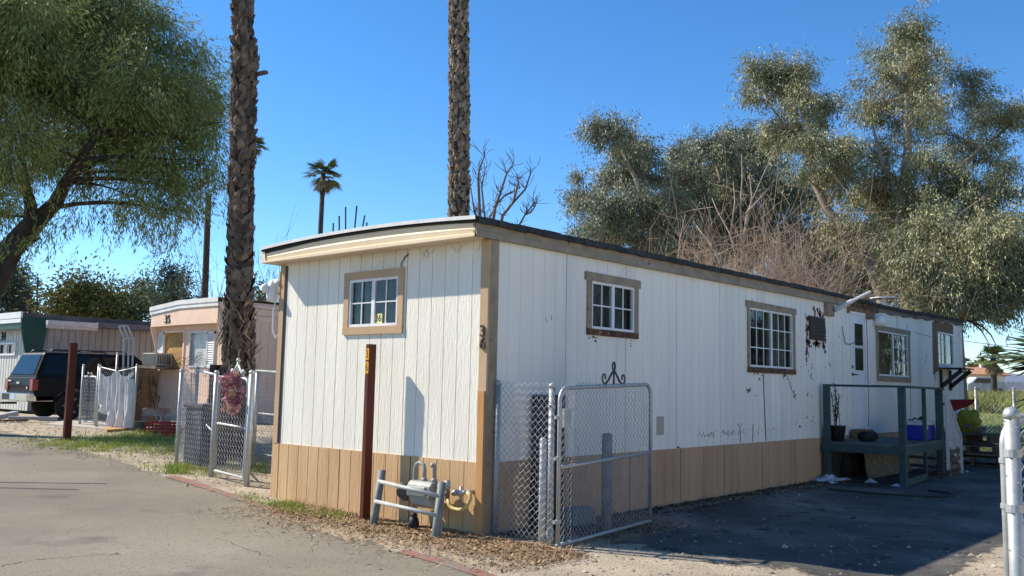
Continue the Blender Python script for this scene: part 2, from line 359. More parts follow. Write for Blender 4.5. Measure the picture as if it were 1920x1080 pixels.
ASPH = M('worn_asphalt', (.232, .203, .152), (.155, .138, .107), .7, .92, 1., 48, spots=(.10, .09, .075), spot_scale=42, spot_t=.60, streak=((.32, .285, .22), .35, (1, 1, 1), .5, .75), bdist=.006, cover=3.0, stain=((.105, .096, .08), .75, .60, .72))  # warm grey asphalt with paler patches and dark stains
def strip_sheet(name, u0, u1, lift, mat, t0=None, t1=None, edge_j=1., n=10):
    sel = np.ones(len(tt), bool) if t0 is None else (tt >= t0) & (tt <= t1)
    x, y, jt = EX[sel], EY[sel], jit[sel]; us = np.linspace(u0, u1, n)*1.0
    dx, dy = np.gradient(x), np.gradient(y); L = np.hypot(dx, dy); nx_, ny_ = dy/L, -dx/L      # towards the road (-x side)
    sgn = np.where(nx_ < 0, 1, -1); nx_ *= sgn; ny_ *= sgn
    V = []
    for i in range(len(x)):
        for u in us:
            uu = u+(jt[i]*edge_j if u == us[0] else 0); px, py = x[i]+nx_[i]*uu, y[i]+ny_[i]*uu*.35; V.append((px, py, float(zg(px, py))+lift))
    k = (np.arange(len(x)-1)[:, None]*n+np.arange(n-1)[None]).ravel()
    o = raw(name, V, np.stack([k, k+1, k+n+1, k+n], 1), mat, smooth=True)
    cv = np.tile(np.clip(us/1.1+.12, 0, 1), len(x)); o.data.attributes.new('cover', 'FLOAT', 'POINT').data.foreach_set('value', cv.astype(np.float32)); return tag(o, kind='structure')
strip_sheet('road', -.12, 11, .006, ASPH, n=60)
RED = M('faded_red_kerb_paint', (.30, .105, .075), (.225, .17, .14), 3.2, .9, .6, 90, spots=(.2, .18, .155), spot_scale=13, spot_t=.52, lo=.4, hi=.6)
iN = lambda px, py: tt[np.argmin((EX-gnd(px, py)[0])**2+(EY-gnd(px, py)[1])**2)]
ta, tb = sorted([iN(330, 893), iN(560, 970)]); strip_sheet('kerb_paint', .01, .17, .010, RED, ta, tb, n=3)
ta, tb = sorted([iN(770, 1033), iN(930, 1078)]); strip_sheet('kerb_paint', .01, .17, .010, RED, ta, tb+1.5, n=3)
# driveway asphalt beside the long wall
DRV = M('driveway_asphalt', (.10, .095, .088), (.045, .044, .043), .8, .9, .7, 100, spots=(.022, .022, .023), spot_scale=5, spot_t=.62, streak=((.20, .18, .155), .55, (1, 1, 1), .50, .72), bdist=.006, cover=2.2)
us_ = np.arange(.2, 17.6, .2); vs_ = np.linspace(-4.1, -.22, 30); UU, VV = np.meshgrid(us_, vs_, indexing='ij')
o = raw('driveway', np.stack([UU, VV, zg(UU, VV)+.006], -1).reshape(-1, 3), np.stack([(K := (np.arange(len(us_)-1)[:, None]*30+np.arange(29)[None]).ravel()), K+30, K+31, K+1], 1), DRV, smooth=True)
cov = np.minimum.reduce([(UU-.2)/2.4, (17.6-UU)/1., (VV+4.1)/.9, (-.22-VV)/.55+.05]).clip(0, 1)
o.data.attributes.new('cover', 'FLOAT', 'POINT').data.foreach_set('value', cov.ravel().astype(np.float32)); tag(o, kind='structure')
b = MB(); SLAB = M('pale_concrete', (.46, .42, .36), (.36, .33, .28), 3, .9, .3, 40)
pts = [gnd(85, 797), gnd(205, 807), gnd(250, 803), gnd(150, 786)]
b.prism([(p[0], p[1], p[2]-.05) for p in pts], (0, 0, .085)); tag(b.build('concrete_slab', SLAB), kind='structure')
b = MB(); pts = [gnd(200, 811), gnd(257, 806), gnd(250, 803), gnd(196, 806)]
b.prism([(p[0], p[1], p[2]) for p in pts], (0, 0, .06)); tag(b.build('plank', RAW), 'flat pale plank lying on the gravel beside the concrete slab', 'plank')
# field on the right: grass, brush
FG = M('field_grass', (.10, .15, .035), (.20, .20, .07), .25, .95, .6, 8, spots=(.3, .27, .13), spot_scale=.8, spot_t=.62)
b = MB(); b.grid(lambda u, v: (u, v, float(zg(u, v))+.01), list(np.linspace(20.5, 150, 60)), list(np.linspace(-60, 14, 40))); tag(b.build('grass_field', FG, smooth=True), kind='structure')
# hills on the horizon
HM = M('far_hill', (.17, .20, .27), (.13, .16, .22), .01, 1.)
b = MB(); c0 = CAM[:2]
def hill(u, v):
    ang = math.radians(u); h = 40+17*math.sin(u*.16+1.)+9*math.sin(u*.5)+3*math.sin(u*1.7); r = 1500+v*260
    return (c0[0]+r*math.cos(ang), c0[1]+r*math.sin(ang), -4+h*math.sin(v*math.pi/2) if v <= 1 else h)
b.grid(hill, list(np.linspace(-20, 100, 90)), [0, .2, .4, .6, .8, 1]); tag(b.build('hills', HM, smooth=True), kind='structure')
# ================================================================ MOBILE HOME 36
Wd, Ln = 3.65, 17.66; ZS = .655
ztop = lambda x: 2.97+.009*x-.05*math.exp(-((x-12.5)/2.2)**2)
home = thing('mobile_home', 'long white mobile home with tan skirting and the number 36 on its corner', 'mobile home', (0, 0, -.07))
s4 = lambda px, py: ony(px, py)
def sw_(l, r, t, bt): return (s4(l, (t+bt)/2)[0], s4(r, (t+bt)/2)[0], s4(l, bt)[2], s4(l, t)[2])
W1 = sw_(1107.5, 1188, 526, 616); W2 = sw_(1404, 1485, 576, 687.5); W3 = sw_(1645.5, 1702, 619, 704); W4 = sw_(1758, 1786.7, 622, 683); DR = (s4(1595, 700)[0], s4(1624, 700)[0], .62, s4(1595, 585)[2])
W0 = (1.372, 2.245, 2.098, 2.662)
b = MB(); siding(b, FRONT, 0., Wd, ZS, 3.0, [W0], seam0=1.245); b.build('front_wall', WHITE, home)
b = MB(); siding(b, SIDE, 0., Ln, ZS, lambda a: ztop(a)+.05, [W1, W2, W3, W4, DR], seam0=1.33, gd=.004); b.build('side_wall', WHITES, home)
b = MB(); b.box((.03, Wd-.03, ZS), (Ln-.03, Wd, 3.0)).box((Ln-.03, .03, ZS), (Ln, Wd-.03, 3.0)); b.build('back_wall', WHITES, home)
b = MB(); siding(b, lambda a, z, o: (-o-.014, a, z), -.012, Wd+.02, -.16, ZS+.004, [], seam0=1.08, sw=.02, sd=.05); b.quad((-.014, -.012, ZS+.004), (-.014, Wd+.02, ZS+.004), (.01, Wd+.02, ZS+.004), (.01, -.012, ZS+.004)); b.build('front_skirting', TANS, home)
b = MB(); siding(b, lambda a, z, o: (a, -o-.012, z), -.012, 8.62, -.16, ZS+.004, [], seam0=1.44+1.2, sw=.018, sd=.04, gd=.003); siding(b, lambda a, z, o: (a, -o-.012, z), 8.62, Ln, -.16, ZS+.004, []); b.quad((0, -.012, ZS+.004), (Ln, -.012, ZS+.004), (Ln, .01, ZS+.004), (0, .01, ZS+.004)); b.build('side_skirting', TANSIDE, home)
b = MB(); b.box((.01, Wd-.02, -.2), (Ln, Wd+.01, ZS)).box((Ln-.02, 0, -.2), (Ln, Wd-.03, ZS)).quad((.05, .05, ZS-.03), (Ln-.05, .05, ZS-.03), (Ln-.05, Wd-.05, ZS-.03), (.05, Wd-.05, ZS-.03)); b.build('rear_skirting', TANSIDE, home)
# corner trims
for q_ in (((-.026, -.024, 1.36), (-.001, .085, 2.955)), ((-.02, 3.565, ZS+.005), (-.001, 3.66, 2.94))): b = MB(); b.box(*q_); b.build('corner_trim', TRIM, home)
b = MB(); b.box((-.0255, -.023, -.12), (.135, -.001, 2.97)); b.build('corner_trim', TRIMG, home)
b = MB(); b.box((-.052, -.022, -.14), (-.0265, .066, 1.385)); b.build('corner_board', RAW, home)['label'] = 'raw orange pine board nailed over the lower corner'
b = MB(); b.box((-.006, 3.52, ZS+.006), (.0, 3.56, 2.93)); b.build('flashing', DARKROOF, home)
# roof: arched cross-section
arch = lambda y: .06*(1-((y-Wd/2)/(Wd/2+.06))**2)
redge = lambda x: 3.105+.0085*x-.05*math.exp(-((x-12.5)/2.2)**2)
b = MB(); yy = list(np.linspace(-.055, Wd+.09, 22)); xx = list(np.linspace(-.275, 17.8, 40))
b.grid(lambda x, y: (x, y, redge(x)+arch(y)+.045), xx, yy).grid(lambda x, y: (x, y, redge(x)+arch(y)+.0), xx, yy)
for y in (yy[0], yy[-1]): b.grid(lambda x, v: (x, y, redge(x)+arch(y)+.045*v), xx, [0, 1])
b.grid(lambda v, y: (xx[-1], y, redge(xx[-1])+arch(y)+.045*v), [0, 1], yy); b.build('roof', TAR, home)
b = MB(); b.grid(lambda v, y: (-.28-.004*v, y, redge(0)+arch(y)+.018+.039*v), [0, 1], yy).grid(lambda v, y: (-.284+.07*v, y, redge(0)+arch(y)+.057-.001*v), [0, 1], yy); b.build('roof_edge', ROOFW, home)
# ragged tar/roll roofing lip along the long side
b = MB(); g = random.Random(3)
for i in range(120):
    x = -.25+i*.15; w = .15+g.uniform(-.02, .06); h = g.uniform(.03, .055); z = redge(x)+.005
    b.box((x, -.075-g.uniform(0, .015), z-h*.4), (x+w, -.0545, z+.047+g.uniform(-.004, .006)))
b.build('roofing_lip', TAR, home)
# front fascia with pressed ribs, soffit, returned end
prof = [(.0, 2.948), (-.012, 2.953), (-.012, 2.975), (.006, 2.982), (.0, 3.02), (.010, 3.03), (.004, 3.065), (.012, 3.072)]
b = MB(); yf = list(np.linspace(-.035, Wd+.085, 40))
def fas(k, y):
    o, z = prof[k]; t = (z-2.948)/.124
    return (-.252+o, y, z+t*arch(y)*(1.06-.26*float(sm((y-2.2)/1.2)))+.02*t*(1-float(sm((y-2.6)/1.)))+.004*math.sin(y*2.3)*t)
b.grid(fas, list(range(len(prof))), yf); b.build('front_fascia', FASCIA, home)
b = MB(); b.grid(lambda x, y: (x, y, 2.949+(x+.25)*.06), [-.25, -.12, 0], yf); b.build('soffit', SOFF, home)
b = MB(); b.grid(lambda v, y: (-.236, y, 3.04+.10*v+arch(y)*(.45+.55*v)), [0, 1], yf); b.build('eave_gap', BLK, home)
b = MB(); e = Wd+.087; b.prism([(-.258, e, 2.95), (.35, e, 2.95), (.35, e, 3.09), (-.25, e, 3.09)], (0, .012, 0)).prism([(-.262, e-.09, 2.962), (-.262, e+.012, 2.955), (-.262, e+.012, 3.10), (-.262, e-.05, 3.105)], (.006, 0, 0)); b.build('fascia_end', FASCIA, home)
b = MB(); b.prism([(-.25, -.037, 2.95), (.0, -.037, 2.965), (.0, -.037, 3.10), (-.25, -.037, 3.10)], (0, .01, 0))
n = 40; xs2 = np.linspace(-.25, 9.98, n)
for i in range(n-1):
    x0, x1 = xs2[i], xs2[i+1]; w = .004*math.sin(i*1.3)
    z0, z1 = ztop(x0), ztop(x1)
    b.prism([(x0, -.042, z0-.012), (x1, -.042, z1-.012), (x1, -.036+w, redge(x1)-.004), (x0, -.036+w, redge(x0)-.004)], (0, .038, 0))
    b.prism([(x0, -.058, z0-.016), (x1, -.058, z1-.016), (x1, -.052, z1+.052), (x0, -.052, z0+.052)], (0, .012, 0))
b.build('side_fascia', TRIMG, home)
b = MB(); xs3 = np.linspace(11.0, 17.7, 26)
for i in range(25):
    x0, x1 = xs3[i], xs3[i+1]; a = .02*math.sin(i*2.1)
    b.prism([(x0, -.035, ztop(x0)+.03+a), (x1, -.035, ztop(x1)+.03+.02*math.sin((i+1)*2.1)), (x1, -.03, redge(x1)+.01), (x0, -.03, redge(x0)+.01)], (0, .034, 0))
b.build('weathered_fascia', M('grey_split_wood', (.22, .19, .16), (.12, .10, .085), 6, .9, .5, 24, stretch=(.2, 1, 1), spots=(.04, .035, .03), spot_scale=10, spot_t=.6), home)
# windows
w_ = window(home, FRONT, *W0, label='front slider window with lace curtains', curt=(CURT, CURT))
window(home, SIDE, *W1, head=.045, sillmat=ROT, trim=(.085, .085, .075, .10), tmat=TRIMG, curt=(CURT, CURT))
window(home, SIDE, *W2, trim=(.06, .09, .085, .10), head=.05, tmat=TRIMG, nx=3, nz=3, curt=(CURTR if False else CURTD, CURT), sillmat=ROT)
window(home, SIDE, *W3, trim=(.09, .11, .11, .10), head=.03, tmat=TRIMG, nx=3, nz=3, curt=(CURTR, CURTD), sash=1)
window(home, SIDE, *W4, trim=(0, 0, 0, 0), nx=2, nz=3, curt=(CURTD, CURTD), sash=0)
# bare plywood round the last window and over the door
b = MB(); x0, x1, z0, z1 = W4; L_ = s4(1748, 650)[0]; zt = ztop(x0)
b.prism([(L_, -.003, z0-.25), (x0-.01, -.003, z0-.13), (x0-.01, -.003, zt+.03), (L_+.05, -.003, zt)], (0, -.010, 0)).prism([(x0-.01, -.003, z1+.01), (x1+.02, -.003, z1+.01), (x1+.05, -.003, ztop(x1)+.02), (x0-.01, -.003, zt+.02)], (0, -.008, 0))
b.build('bare_plywood', BARE, home)
b = MB(); x0, x1, z0, z1 = DR; x9 = s4(1641, 590)[0]
b.prism([(x0-.14, -.003, z1-.04), (x0-.01, -.003, z1-.02), (x0-.01, -.003, z1+.02), (x1+.02, -.003, z1+.03), (x1+.03, -.003, z1-.09), (x9, -.003, z1-.05), (x9, -.003, ztop(x9)+.06), (x0-.1, -.003, ztop(x0)+.09)], (0, -.012, 0)); b.build('bare_plywood', BARE, home)
b = MB(); 
for i in range(9): a = 10.0+i*.17; zz = redge(a)-.02; b.prism([(a, -.03, zz-.10-.03*math.sin(i*3)), (a+.19, -.03, zz-.085-.03*math.sin(i*3+3)), (a+.19, -.05, zz+.02), (a, -.05, zz+.02)], (0, .02, 0))
b.build('broken_fascia', ROT, home)
# door
d = MB(); x0, x1, z0, z1 = DR; d.box((x0+.03, .012, z0), (x1-.03, .05, z1-.03)); dm = d.build('door', M('white_door', (.74, .75, .76), (.66, .67, .68), 3, .55), home)
f = MB(); f.box((x0, -.012, z0), (x0+.03, .06, z1)).box((x1-.03, -.012, z0), (x1, .06, z1)).box((x0+.03, -.012, z1-.03), (x1-.03, .06, z1)); f.build('frame', WFRAME, dm)
zz = [(s4(1603, 606)[2], s4(1603, 647)[2]), (s4(1604, 652)[2], s4(1604, 694)[2])]; ax, bx_ = s4(1603, 650)[0], s4(1619, 650)[0]
for (zt_, zb_) in zz:
    g_ = MB(); g_.quad((ax, .008, zb_), (bx_, .008, zb_), (bx_, .008, zt_), (ax, .008, zt_)); g_.build('pane', GLASS, dm)
    g_ = MB(); g_.quad((ax, .0105, zb_), (bx_, .0105, zb_), (bx_, .0105, zt_), (ax, .0105, zt_)); g_.build('blind', CURTD, dm)
    g_ = MB(); q = .03
    g_.box((ax-q, -.0, zb_-q), (ax, .011, zt_+q)).box((bx_, -.0, zb_-q), (bx_+q, .011, zt_+q)).box((ax, -.0, zb_-q), (bx_, .011, zb_)).box((ax, -.0, zt_), (bx_, .011, zt_+q)); g_.build('moulding', WFRAME, dm)
h_ = MB(); hz_ = s4(1600, 702)[2]; hx = x0+.10; h_.lathe((hx, .012, hz_), [(.03, 0), (.03, .02), (.012, .025), (.012, .06)], 12, (0, -1, 0)).tube([(hx, -.045, hz_), (hx+.13, -.05, hz_-.005)], .011, 8).lathe((hx, .012, hz_+.14), [(.03, 0), (.03, .02)], 12, (0, -1, 0)); h_.build('handle', BLK, dm)
b = MB(); b.box((x0, -.02, .42), (x1, -.0125, .615)); b.build('threshold', ROT, home)
# rusty vent cover, tan patch, flakes and cracks
v = MB(); c = [s4(1515.5, 592), s4(1543, 597), s4(1545, 640), s4(1517, 636)]; v.prism([(p[0], -.002, p[2]) for p in c], (0, -.035, 0))
vm = v.build('vent_cover', M('dark_weathered_louvre', (.045, .042, .04), (.09, .08, .07), 6, .8, .4, 20, stretch=(.3, 1, 3)), home)
sl = MB()
for i in range(7): t = (i+.5)/7; p, q = c[0]+(c[3]-c[0])*t, c[1]+(c[2]-c[1])*t; sl.bar((p[0]+.02, -.040, p[2]), (q[0]-.02, -.040, q[2]), .03, .012)
sl.build('slat', M('dark_louvre_slat', (.07, .062, .055), (.04, .036, .03), 8, .8), vm)
g = random.Random(5); RUST = M('rusty_torn_edge', (.16, .06, .03), (.06, .03, .02), 16, .95)
def flake(b, x, z, w, h, o=.0035, n=9):
    P = []
    for i in range(n): t = 2*math.pi*i/n; k_ = g.uniform(.45, 1.2); P.append((x+math.cos(t)*w*k_, -o+.003, z+math.sin(t)*h*k_))
    b.prism(P[::-1], (0, -.0025, 0))
b = MB(); cx, cz = (c[0]+c[2])[0]/2, (c[0]+c[2])[2]/2
for i in range(95):
    sd = g.choice('ltbblr'); hw, hh = .36, .24
    if sd == 'l': x, z = cx-hw+g.uniform(-.09, .05), cz+g.uniform(-.55, .2)
    elif sd == 'r': x, z = cx+hw+g.uniform(-.04, .05), cz+g.uniform(-.4, .1)
    elif sd == 't': x, z = cx+g.uniform(-.15, .35), cz+hh+g.uniform(-.03, .12)
    else: x, z = cx+g.uniform(-.35, .35), cz-hh+g.uniform(-.08, .02)
    flake(b, x, z, g.uniform(.012, .05), g.uniform(.02, .07))
b.build('torn_metal', RUST, home)['kind'] = 'stuff'
b = MB(); FL = M('exposed_dark_substrate', (.085, .07, .055), (.20, .16, .13), 14, .95)
def fl(px, py, w, h, n=1, sp=0.):
    for _ in range(n): p = s4(px+g.gauss(0, sp), py+g.gauss(0, sp)); flake(b, p[0], p[2], w*g.uniform(.3, .85), h*g.uniform(.3, 1.0))
for px, py, w, h, n, sp in [(1405, 733, .05, .05, 3, 2), (1417, 742, .02, .05, 1, 0), (1490, 742, .06, .04, 4, 3), (1518, 690, .025, .03, 9, 5), (1520, 705, .02, .04, 5, 3), (1551, 687, .025, .03, 5, 3), (1387, 795, .025, .03, 2, 1), (1500, 799, .06, .05, 2, 1), (1516, 740, .018, .06, 3, 2), (1034, 597, .012, .03, 1, 0), (1027, 601, .008, .02, 2, 2), (1213, 634, .02, .012, 1, 0), (1272, 839, .05, .02, 2, 1), (1498, 630, .01, .02, 3, 4), (1560, 650, .012, .03, 6, 12), (1420, 700, .05, .03, 7, 6), (1470, 706, .04, .03, 5, 5), (1115, 634, .06, .02, 4, 5), (1185, 640, .03, .02, 3, 3), (1405, 566, .05, .015, 5, 4)]: fl(px, py, w, h, n, sp)
for i in range(90): x_ = g.triangular(1292, 1470, 1350); fl(x_, 817-(x_-1295)*.077+g.gauss(0, 2.6), .007, .026)
for i in range(36): fl(1500+g.uniform(-18, 30), 790+g.gauss(0, 12), .010, .022)
def crack(P, w):
    Q = [s4(*p) for p in P]
    for p, q in zip(Q[:-1], Q[1:]): b.bar((p[0], -.0015, p[2]), (q[0], -.0015, q[2]), .006, w, (1, 0, 0)) if False else b.prism([(p[0]-w/2, .001, p[2]), (p[0]+w/2, .001, p[2]), (q[0]+w/2, .001, q[2]), (q[0]-w/2, .001, q[2])], (0, -.0045, 0))
crack([(1431, 700), (1432, 730), (1434, 780), (1436, 826)], .03); crack([(1475, 703), (1481, 718), (1484, 732)], .02); crack([(1387, 798), (1388, 830)], .02); crack([(1412, 795), (1411, 828)], .018)
crack([(1624, 588), (1626, 640), (1627, 700), (1629, 770), (1628, 800)], .03); crack([(1682, 556), (1682, 618)], .02); crack([(1701, 605), (1701, 618)], .015); crack([(1706, 715), (1708, 760), (1706, 800)], .03); crack([(1753, 690), (1753, 715)], .03); crack([(1762, 690), (1762, 714)], .03)
b.build('peeled_paint', FL, home)['kind'] = 'stuff'
b = MB(); 
Q = [s4(1479/1, 0)]*0
p0, p1 = s4(1231, 781), s4(1244, 815); b.box((p0[0], -.008, p1[2]), (p1[0], -.0005, p0[2])); b.build('patch_plate', M('tan_cover_plate', (.42, .37, .30)), home)
b = MB(); P = [s4(1577, 612), s4(1579, 625), s4(1583, 643), s4(1590, 646), s4(1604, 641), s4(1613, 638)]; b.tube([(p[0], -.02, p[2]) for p in P], .006, 6); b.build('loose_wire', BLK, home)
# awning arm, porch light, roof vent, security light, window shelf
p = s4(1551, 581); b = MB(); b.box((p[0]-.16, -.07, p[2]-.11), (p[0]+.16, -.001, p[2]+.11)); b.build('mounting_block', TRIMG, home)
q0 = np.array([p[0]+.1, -.09, p[2]]); q1 = at(1632, 547, np.linalg.norm((q0-CAM)[:2])+.2)
b = MB(); b.tube([q0, q0+(q1-q0)*.5], .042, 8).tube([q0+(q1-q0)*.5, q1], .028, 8); b.build('awning_arm', M('grey_white_metal_arm', (.62, .62, .62), (.4, .4, .4), 5, .4), home)
p = s4(1640, 597); b = MB(); b.lathe((p[0], -.0, p[2]+.02), [(.07, 0), (.08, .03), (.05, .05)], 12, (0, -1, 0)).lathe((p[0], -.09, p[2]+.06), [(.03, 0), (.10, .02), (.12, .12), (.10, .20), (.02, .22)], 12, (0, 0, -1)); b.build('porch_light', WFRAME, home, True)
p = at(1657, 577, 20.3); b = MB(); b.lathe(p-np.array([0, 0, .15]), [(.10, 0), (.10, .05), (.055, .12), (.05, .34)], 10).lathe(p+np.array([0, 0, .19]), [(.27, 0), (.27, .02), (.05, .04)], 12); b.build('roof_vent', WFRAME, home)
b = MB(); b.box((-.03, Wd+.0, 2.56), (.10, Wd+.03, 2.86)); b.build('mounting_block', TRIM, home)
b = MB(); c_ = np.array([-.02, Wd+.16, 2.66]); b.lathe(c_+np.array([0, 0, -.19]), [(.03, 0), (.07, .01), (.085, .08), (.075, .2), (.05, .28), (.02, .30)], 14).tube([c_+np.array([0, -.14, .05]), c_+np.array([0, -.05, .08])], .035, 8).lathe(c_+np.array([-.07, .02, -.0]), [(.055, 0), (.06, .05), (.04, .08)], 12, (-1, .4, -.4)); b.build('security_light', WFRAME, home, True)
b = MB(); b.tube([(-.02, Wd+.06, 2.6), (-.03, Wd+.12, 2.35), (-.02, Wd+.13, 2.1), (-.02, Wd+.05, 2.0), (0, Wd+.02, 2.05)], .008, 6); b.build('loose_wire', WFRAME, home)
xa_, xb_ = W4[0]-.05, W4[0]+1.0; zs_ = W4[2]-.10
b = MB(); b.box((xa_, -.52, zs_), (xb_, -.002, zs_+.025)); sh = b.build('window_shelf', M('dark_stained_board', (.035, .03, .028), (.06, .05, .045), 5, .8), home)
for xq in (xa_+.15, xb_-.15):
    b = MB(); b.bar((xq, -.48, zs_-.03), (xq, -.02, zs_-.42), .05, .09).bar((xq, -.03, zs_-.02), (xq, -.03, zs_-.5), .05, .05, (0, 1, 0)); b.build('bracket', BARE if False else MATS['dark_stained_board'], sh)
# numerals 3 over 6 on the corner board, raised
fr_map = lambda y0, z0, o0: (lambda a, z, o: (-o0-o, y0-a, z0+z))
text('house_number', '3', fr_map(.036, 1.995, .027), .17, .018, BROWN, home)  # dark brown replaces tan, standing in for the numerals' shadow outlines
text('house_number', '6', fr_map(.030, 1.865, .027), .17, .018, BROWN, home)
# cobweb stains under the eave: hair roots
b = MB(); g = random.Random(9)
for i in range(9):
    y = g.choice([.95, 1.15, 1.4, .6, .25])+g.gauss(0, .1); z = 2.93; P = [(-.004, y, z)]
    for _ in range(4): y += g.gauss(0, .03); z -= g.uniform(.005, .035); P.append((-.004, y, z))
    b.tube(P, .0014, 3, False)
b.tube([(-.01, 1.22, 2.90), (-.014, 1.27, 2.87), (-.014, 1.335, 2.80), (-.01, 1.335, 2.74)], .006, 5); b.build('dead_vine', ROT, home)
# number card inside the front window
cy0, cz0 = onx(708, 597)[1:]; b = MB(); b.box((.009, cy0-.068, cz0-.055), (.0115, cy0+.068, cz0+.055)); card = b.build('number_card', M('pale_yellow_card', (.80, .74, .30), (.74, .68, .26), 6)); 
tag(card, 'small pale yellow card with handwritten 36 standing inside the front window', 'card')
text('numeral', '36', fr_map(cy0, cz0, -.0085), .115, .0015, BLK, card)
# ================================================================ NUMBER POST, GUARD RAIL, GAS METER
p = np.array([-.267, 1.567]); zt = at(690, 645, np.linalg.norm(p-CAM[:2]))[2]
post = thing('number_post', 'tall rust red wooden post with yellow 3 and 6 stickers before the white home', 'post', (p[0], p[1], -.07))
b = MB(); b.box((p[0], p[1]-.03, -.25), (p[0]+.105, p[1]+.03, zt)); b.build('post', REDP, post, bevel=.004)
for ch, ya in (('3', 664), ('6', 689)):
    zc = at(683, ya, np.linalg.norm(p-CAM[:2]))[2]
    b = MB(); b.box((p[0]-.003, p[1]-.029, zc-.064), (p[0]-.0002, p[1]+.029, zc+.064)); st = b.build('sticker', YEL, post)
    mp = lambda a, z, o: (p[0]-.0032-o, p[1]-a*.62, zc+z)
    text('numeral', ch, mp, .125, .0015, BLK, st)
p = base(132, 19.2); zt = at(141, 643, 19.2)[2]
pl_ = thing('number_post', 'rust red wooden post standing alone in the gravel by the black car', 'post', p)
b = MB(); b.box((p[0]-.05, p[1]-.05, p[2]-.1), (p[0]+.08, p[1]+.03, zt)).box((p[0]-.16, p[1]-.12, p[2]-.02), (p[0]+.18, p[1]+.10, p[2]+.025)); b.build('post', REDP, pl_)
b = MB(); b.box((p[0]-.054, p[1]-.035, zt-.42), (p[0]-.0502, p[1]+.015, zt-.08)); b.build('faded_strip', M('faded_strip', (.22, .07, .04)), pl_)
A0, A1 = gnd(700, 986), gnd(816, 1010)
gr = thing('pipe_barrier', 'grey welded pipe barrier leaning in front of the gas meter', 'barrier', (A0+A1)/2)
dA, dB = np.linalg.norm((A0-CAM)[:2]), np.linalg.norm((A1-CAM)[:2])
T0, T1 = at(717, 881, dA+.07), at(829, 904, dB+.08)
for P, Q in ((A0, T0), (A1, T1)):
    b = MB(); d = (Q-P)/np.linalg.norm(Q-P); b.tube([P-d*.25, Q], .042, 14); b.build('post', GREYP, gr, True)
for f0, f1 in ((.80, .76), (.44, .42)):
    b = MB(); b.tube([A0+(T0-A0)*f0+np.array([-.03, 0, 0]), A1+(T1-A1)*f1+np.array([-.03, 0, 0])], .021, 12); b.build('rail', GREYL, gr, True)
# meter: measured on a plane a little in front of the wall
gm = thing('gas_meter', 'grey gas meter with bent pipes and a yellow flexible hose at the wall', 'gas meter', (-.2, .8, -.07))
mx = lambda px, py, k=-.2: onx(px, py, k)
MET = M('grey_meter_casting', (.34, .35, .33), (.24, .25, .23), 8, .5, .2, 30)
METL = M('pale_meter_front', (.55, .55, .48), (.45, .45, .38), 8, .5)
PIPE = M('grey_gas_pipe', (.30, .31, .30), (.22, .22, .21), 10, .5)
a, c = mx(776, 913), mx(822, 908); zt = mx(800, 902)[2]; zb = mx(800, 952)[2]
y0, y1 = c[1]+.02, a[1]
b = MB(); zm = zb+(zt-zb)*.48
b.prism([(-.30, y0, zm), (-.30, y1, zm), (-.30, y1, zt-.05), (-.26, y1, zt), (-.13, y1, zt), (-.10, y1, zt-.05), (-.10, y1, zm), ][:0] or [(-.30, y1, zm), (-.30, y1, zt-.04), (-.26, y1, zt), (-.14, y1, zt), (-.10, y1, zt-.04), (-.10, y1, zm)], (0, y0-y1, 0))
b.build('meter_body', MET, gm, bevel=.012)
b = MB(); b.prism([(-.29, y1-.01, zm), (-.26, y1-.03, zb+.03), (-.22, y1-.06, zb), (-.14, y1-.06, zb), (-.11, y1-.01, zm)], (0, y0-y1+.05, 0)); b.build('lower_case', MET, gm, bevel=.012)
b = MB(); b.box((-.325, y0+.06, zm-.0), (-.301, y1-.02, zt-.05)).box((-.335, y0+.10, zm+.03), (-.3255, y1-.06, zt-.08)); b.build('index_cover', METL, gm, bevel=.008)
b = MB(); b.box((-.31, y0+.01, zm-.015), (-.09, y1-.01, zm+.008)); b.build('flange', PIPE, gm)
b = MB(); u0, u1 = mx(778, 912), mx(796, 895); top = mx(786, 867)
b.tube([(-.2, u0[1]+.01, -.15), (-.2, u0[1]+.01, top[2]-.07), (-.2, u0[1]-.015, top[2]-.02), (-.2, top[1], top[2]), (-.2, u1[1]+.015, top[2]-.02), (-.2, u1[1], top[2]-.07), (-.2, u1[1], u1[2]-.02)], .019, 12).lathe((-.2, u1[1], zt-.01), [(.03, 0), (.035, .02), (.024, .045)], 12); b.build('inlet_pipe', PIPE, gm, True)
b = MB(); o = mx(815, 872); b.tube([(-.2, o[1], zt-.02), (-.2, o[1], o[2]-.03), (-.22, o[1]-.005, o[2]), (-.25, o[1]-.005, o[2]+.0)], [.02, .02, .026, .024], 12).lathe((-.2, o[1], zt-.01), [(.036, 0), (.036, .03), (.024, .05)], 12); b.build('vent_pipe', PIPE, gm, True)
b = MB(); e = mx(839, 908); b.tube([(-.2, o[1]-.01, zt-.035), (-.2, e[1], zt-.05)], .022, 12).lathe((-.2, e[1], zt-.06), [(.03, 0), (.034, .03), (.03, .09)], 10); b.build('outlet_pipe', GREYL, gm, True)
b = MB(); bt = mx(840, 938); b.tube([(-.2, e[1], zt+.03), (-.2, e[1], bt[2])], .02, 10).lathe((-.2, e[1], zt-.12), [(.027, 0), (.027, .05)], 10); b.build('brown_pipe', M('rust_brown_pipe', (.16, .09, .05), (.25, .18, .12), 20, .8), gm, True)
b = MB(); P = [mx(*q) for q in ((840, 936), (843, 947), (850, 953), (862, 956), (873, 954), (880, 945), (884, 933), (882, 927), (876, 924))]
b.tube([q+np.array([-.02*math.sin(i*.4), 0, 0]) for i, q in enumerate(P)], .02, 10); b.build('yellow_hose', M('yellow_hose', (.62, .46, .18), (.48, .35, .14), 6, .5), gm, True)
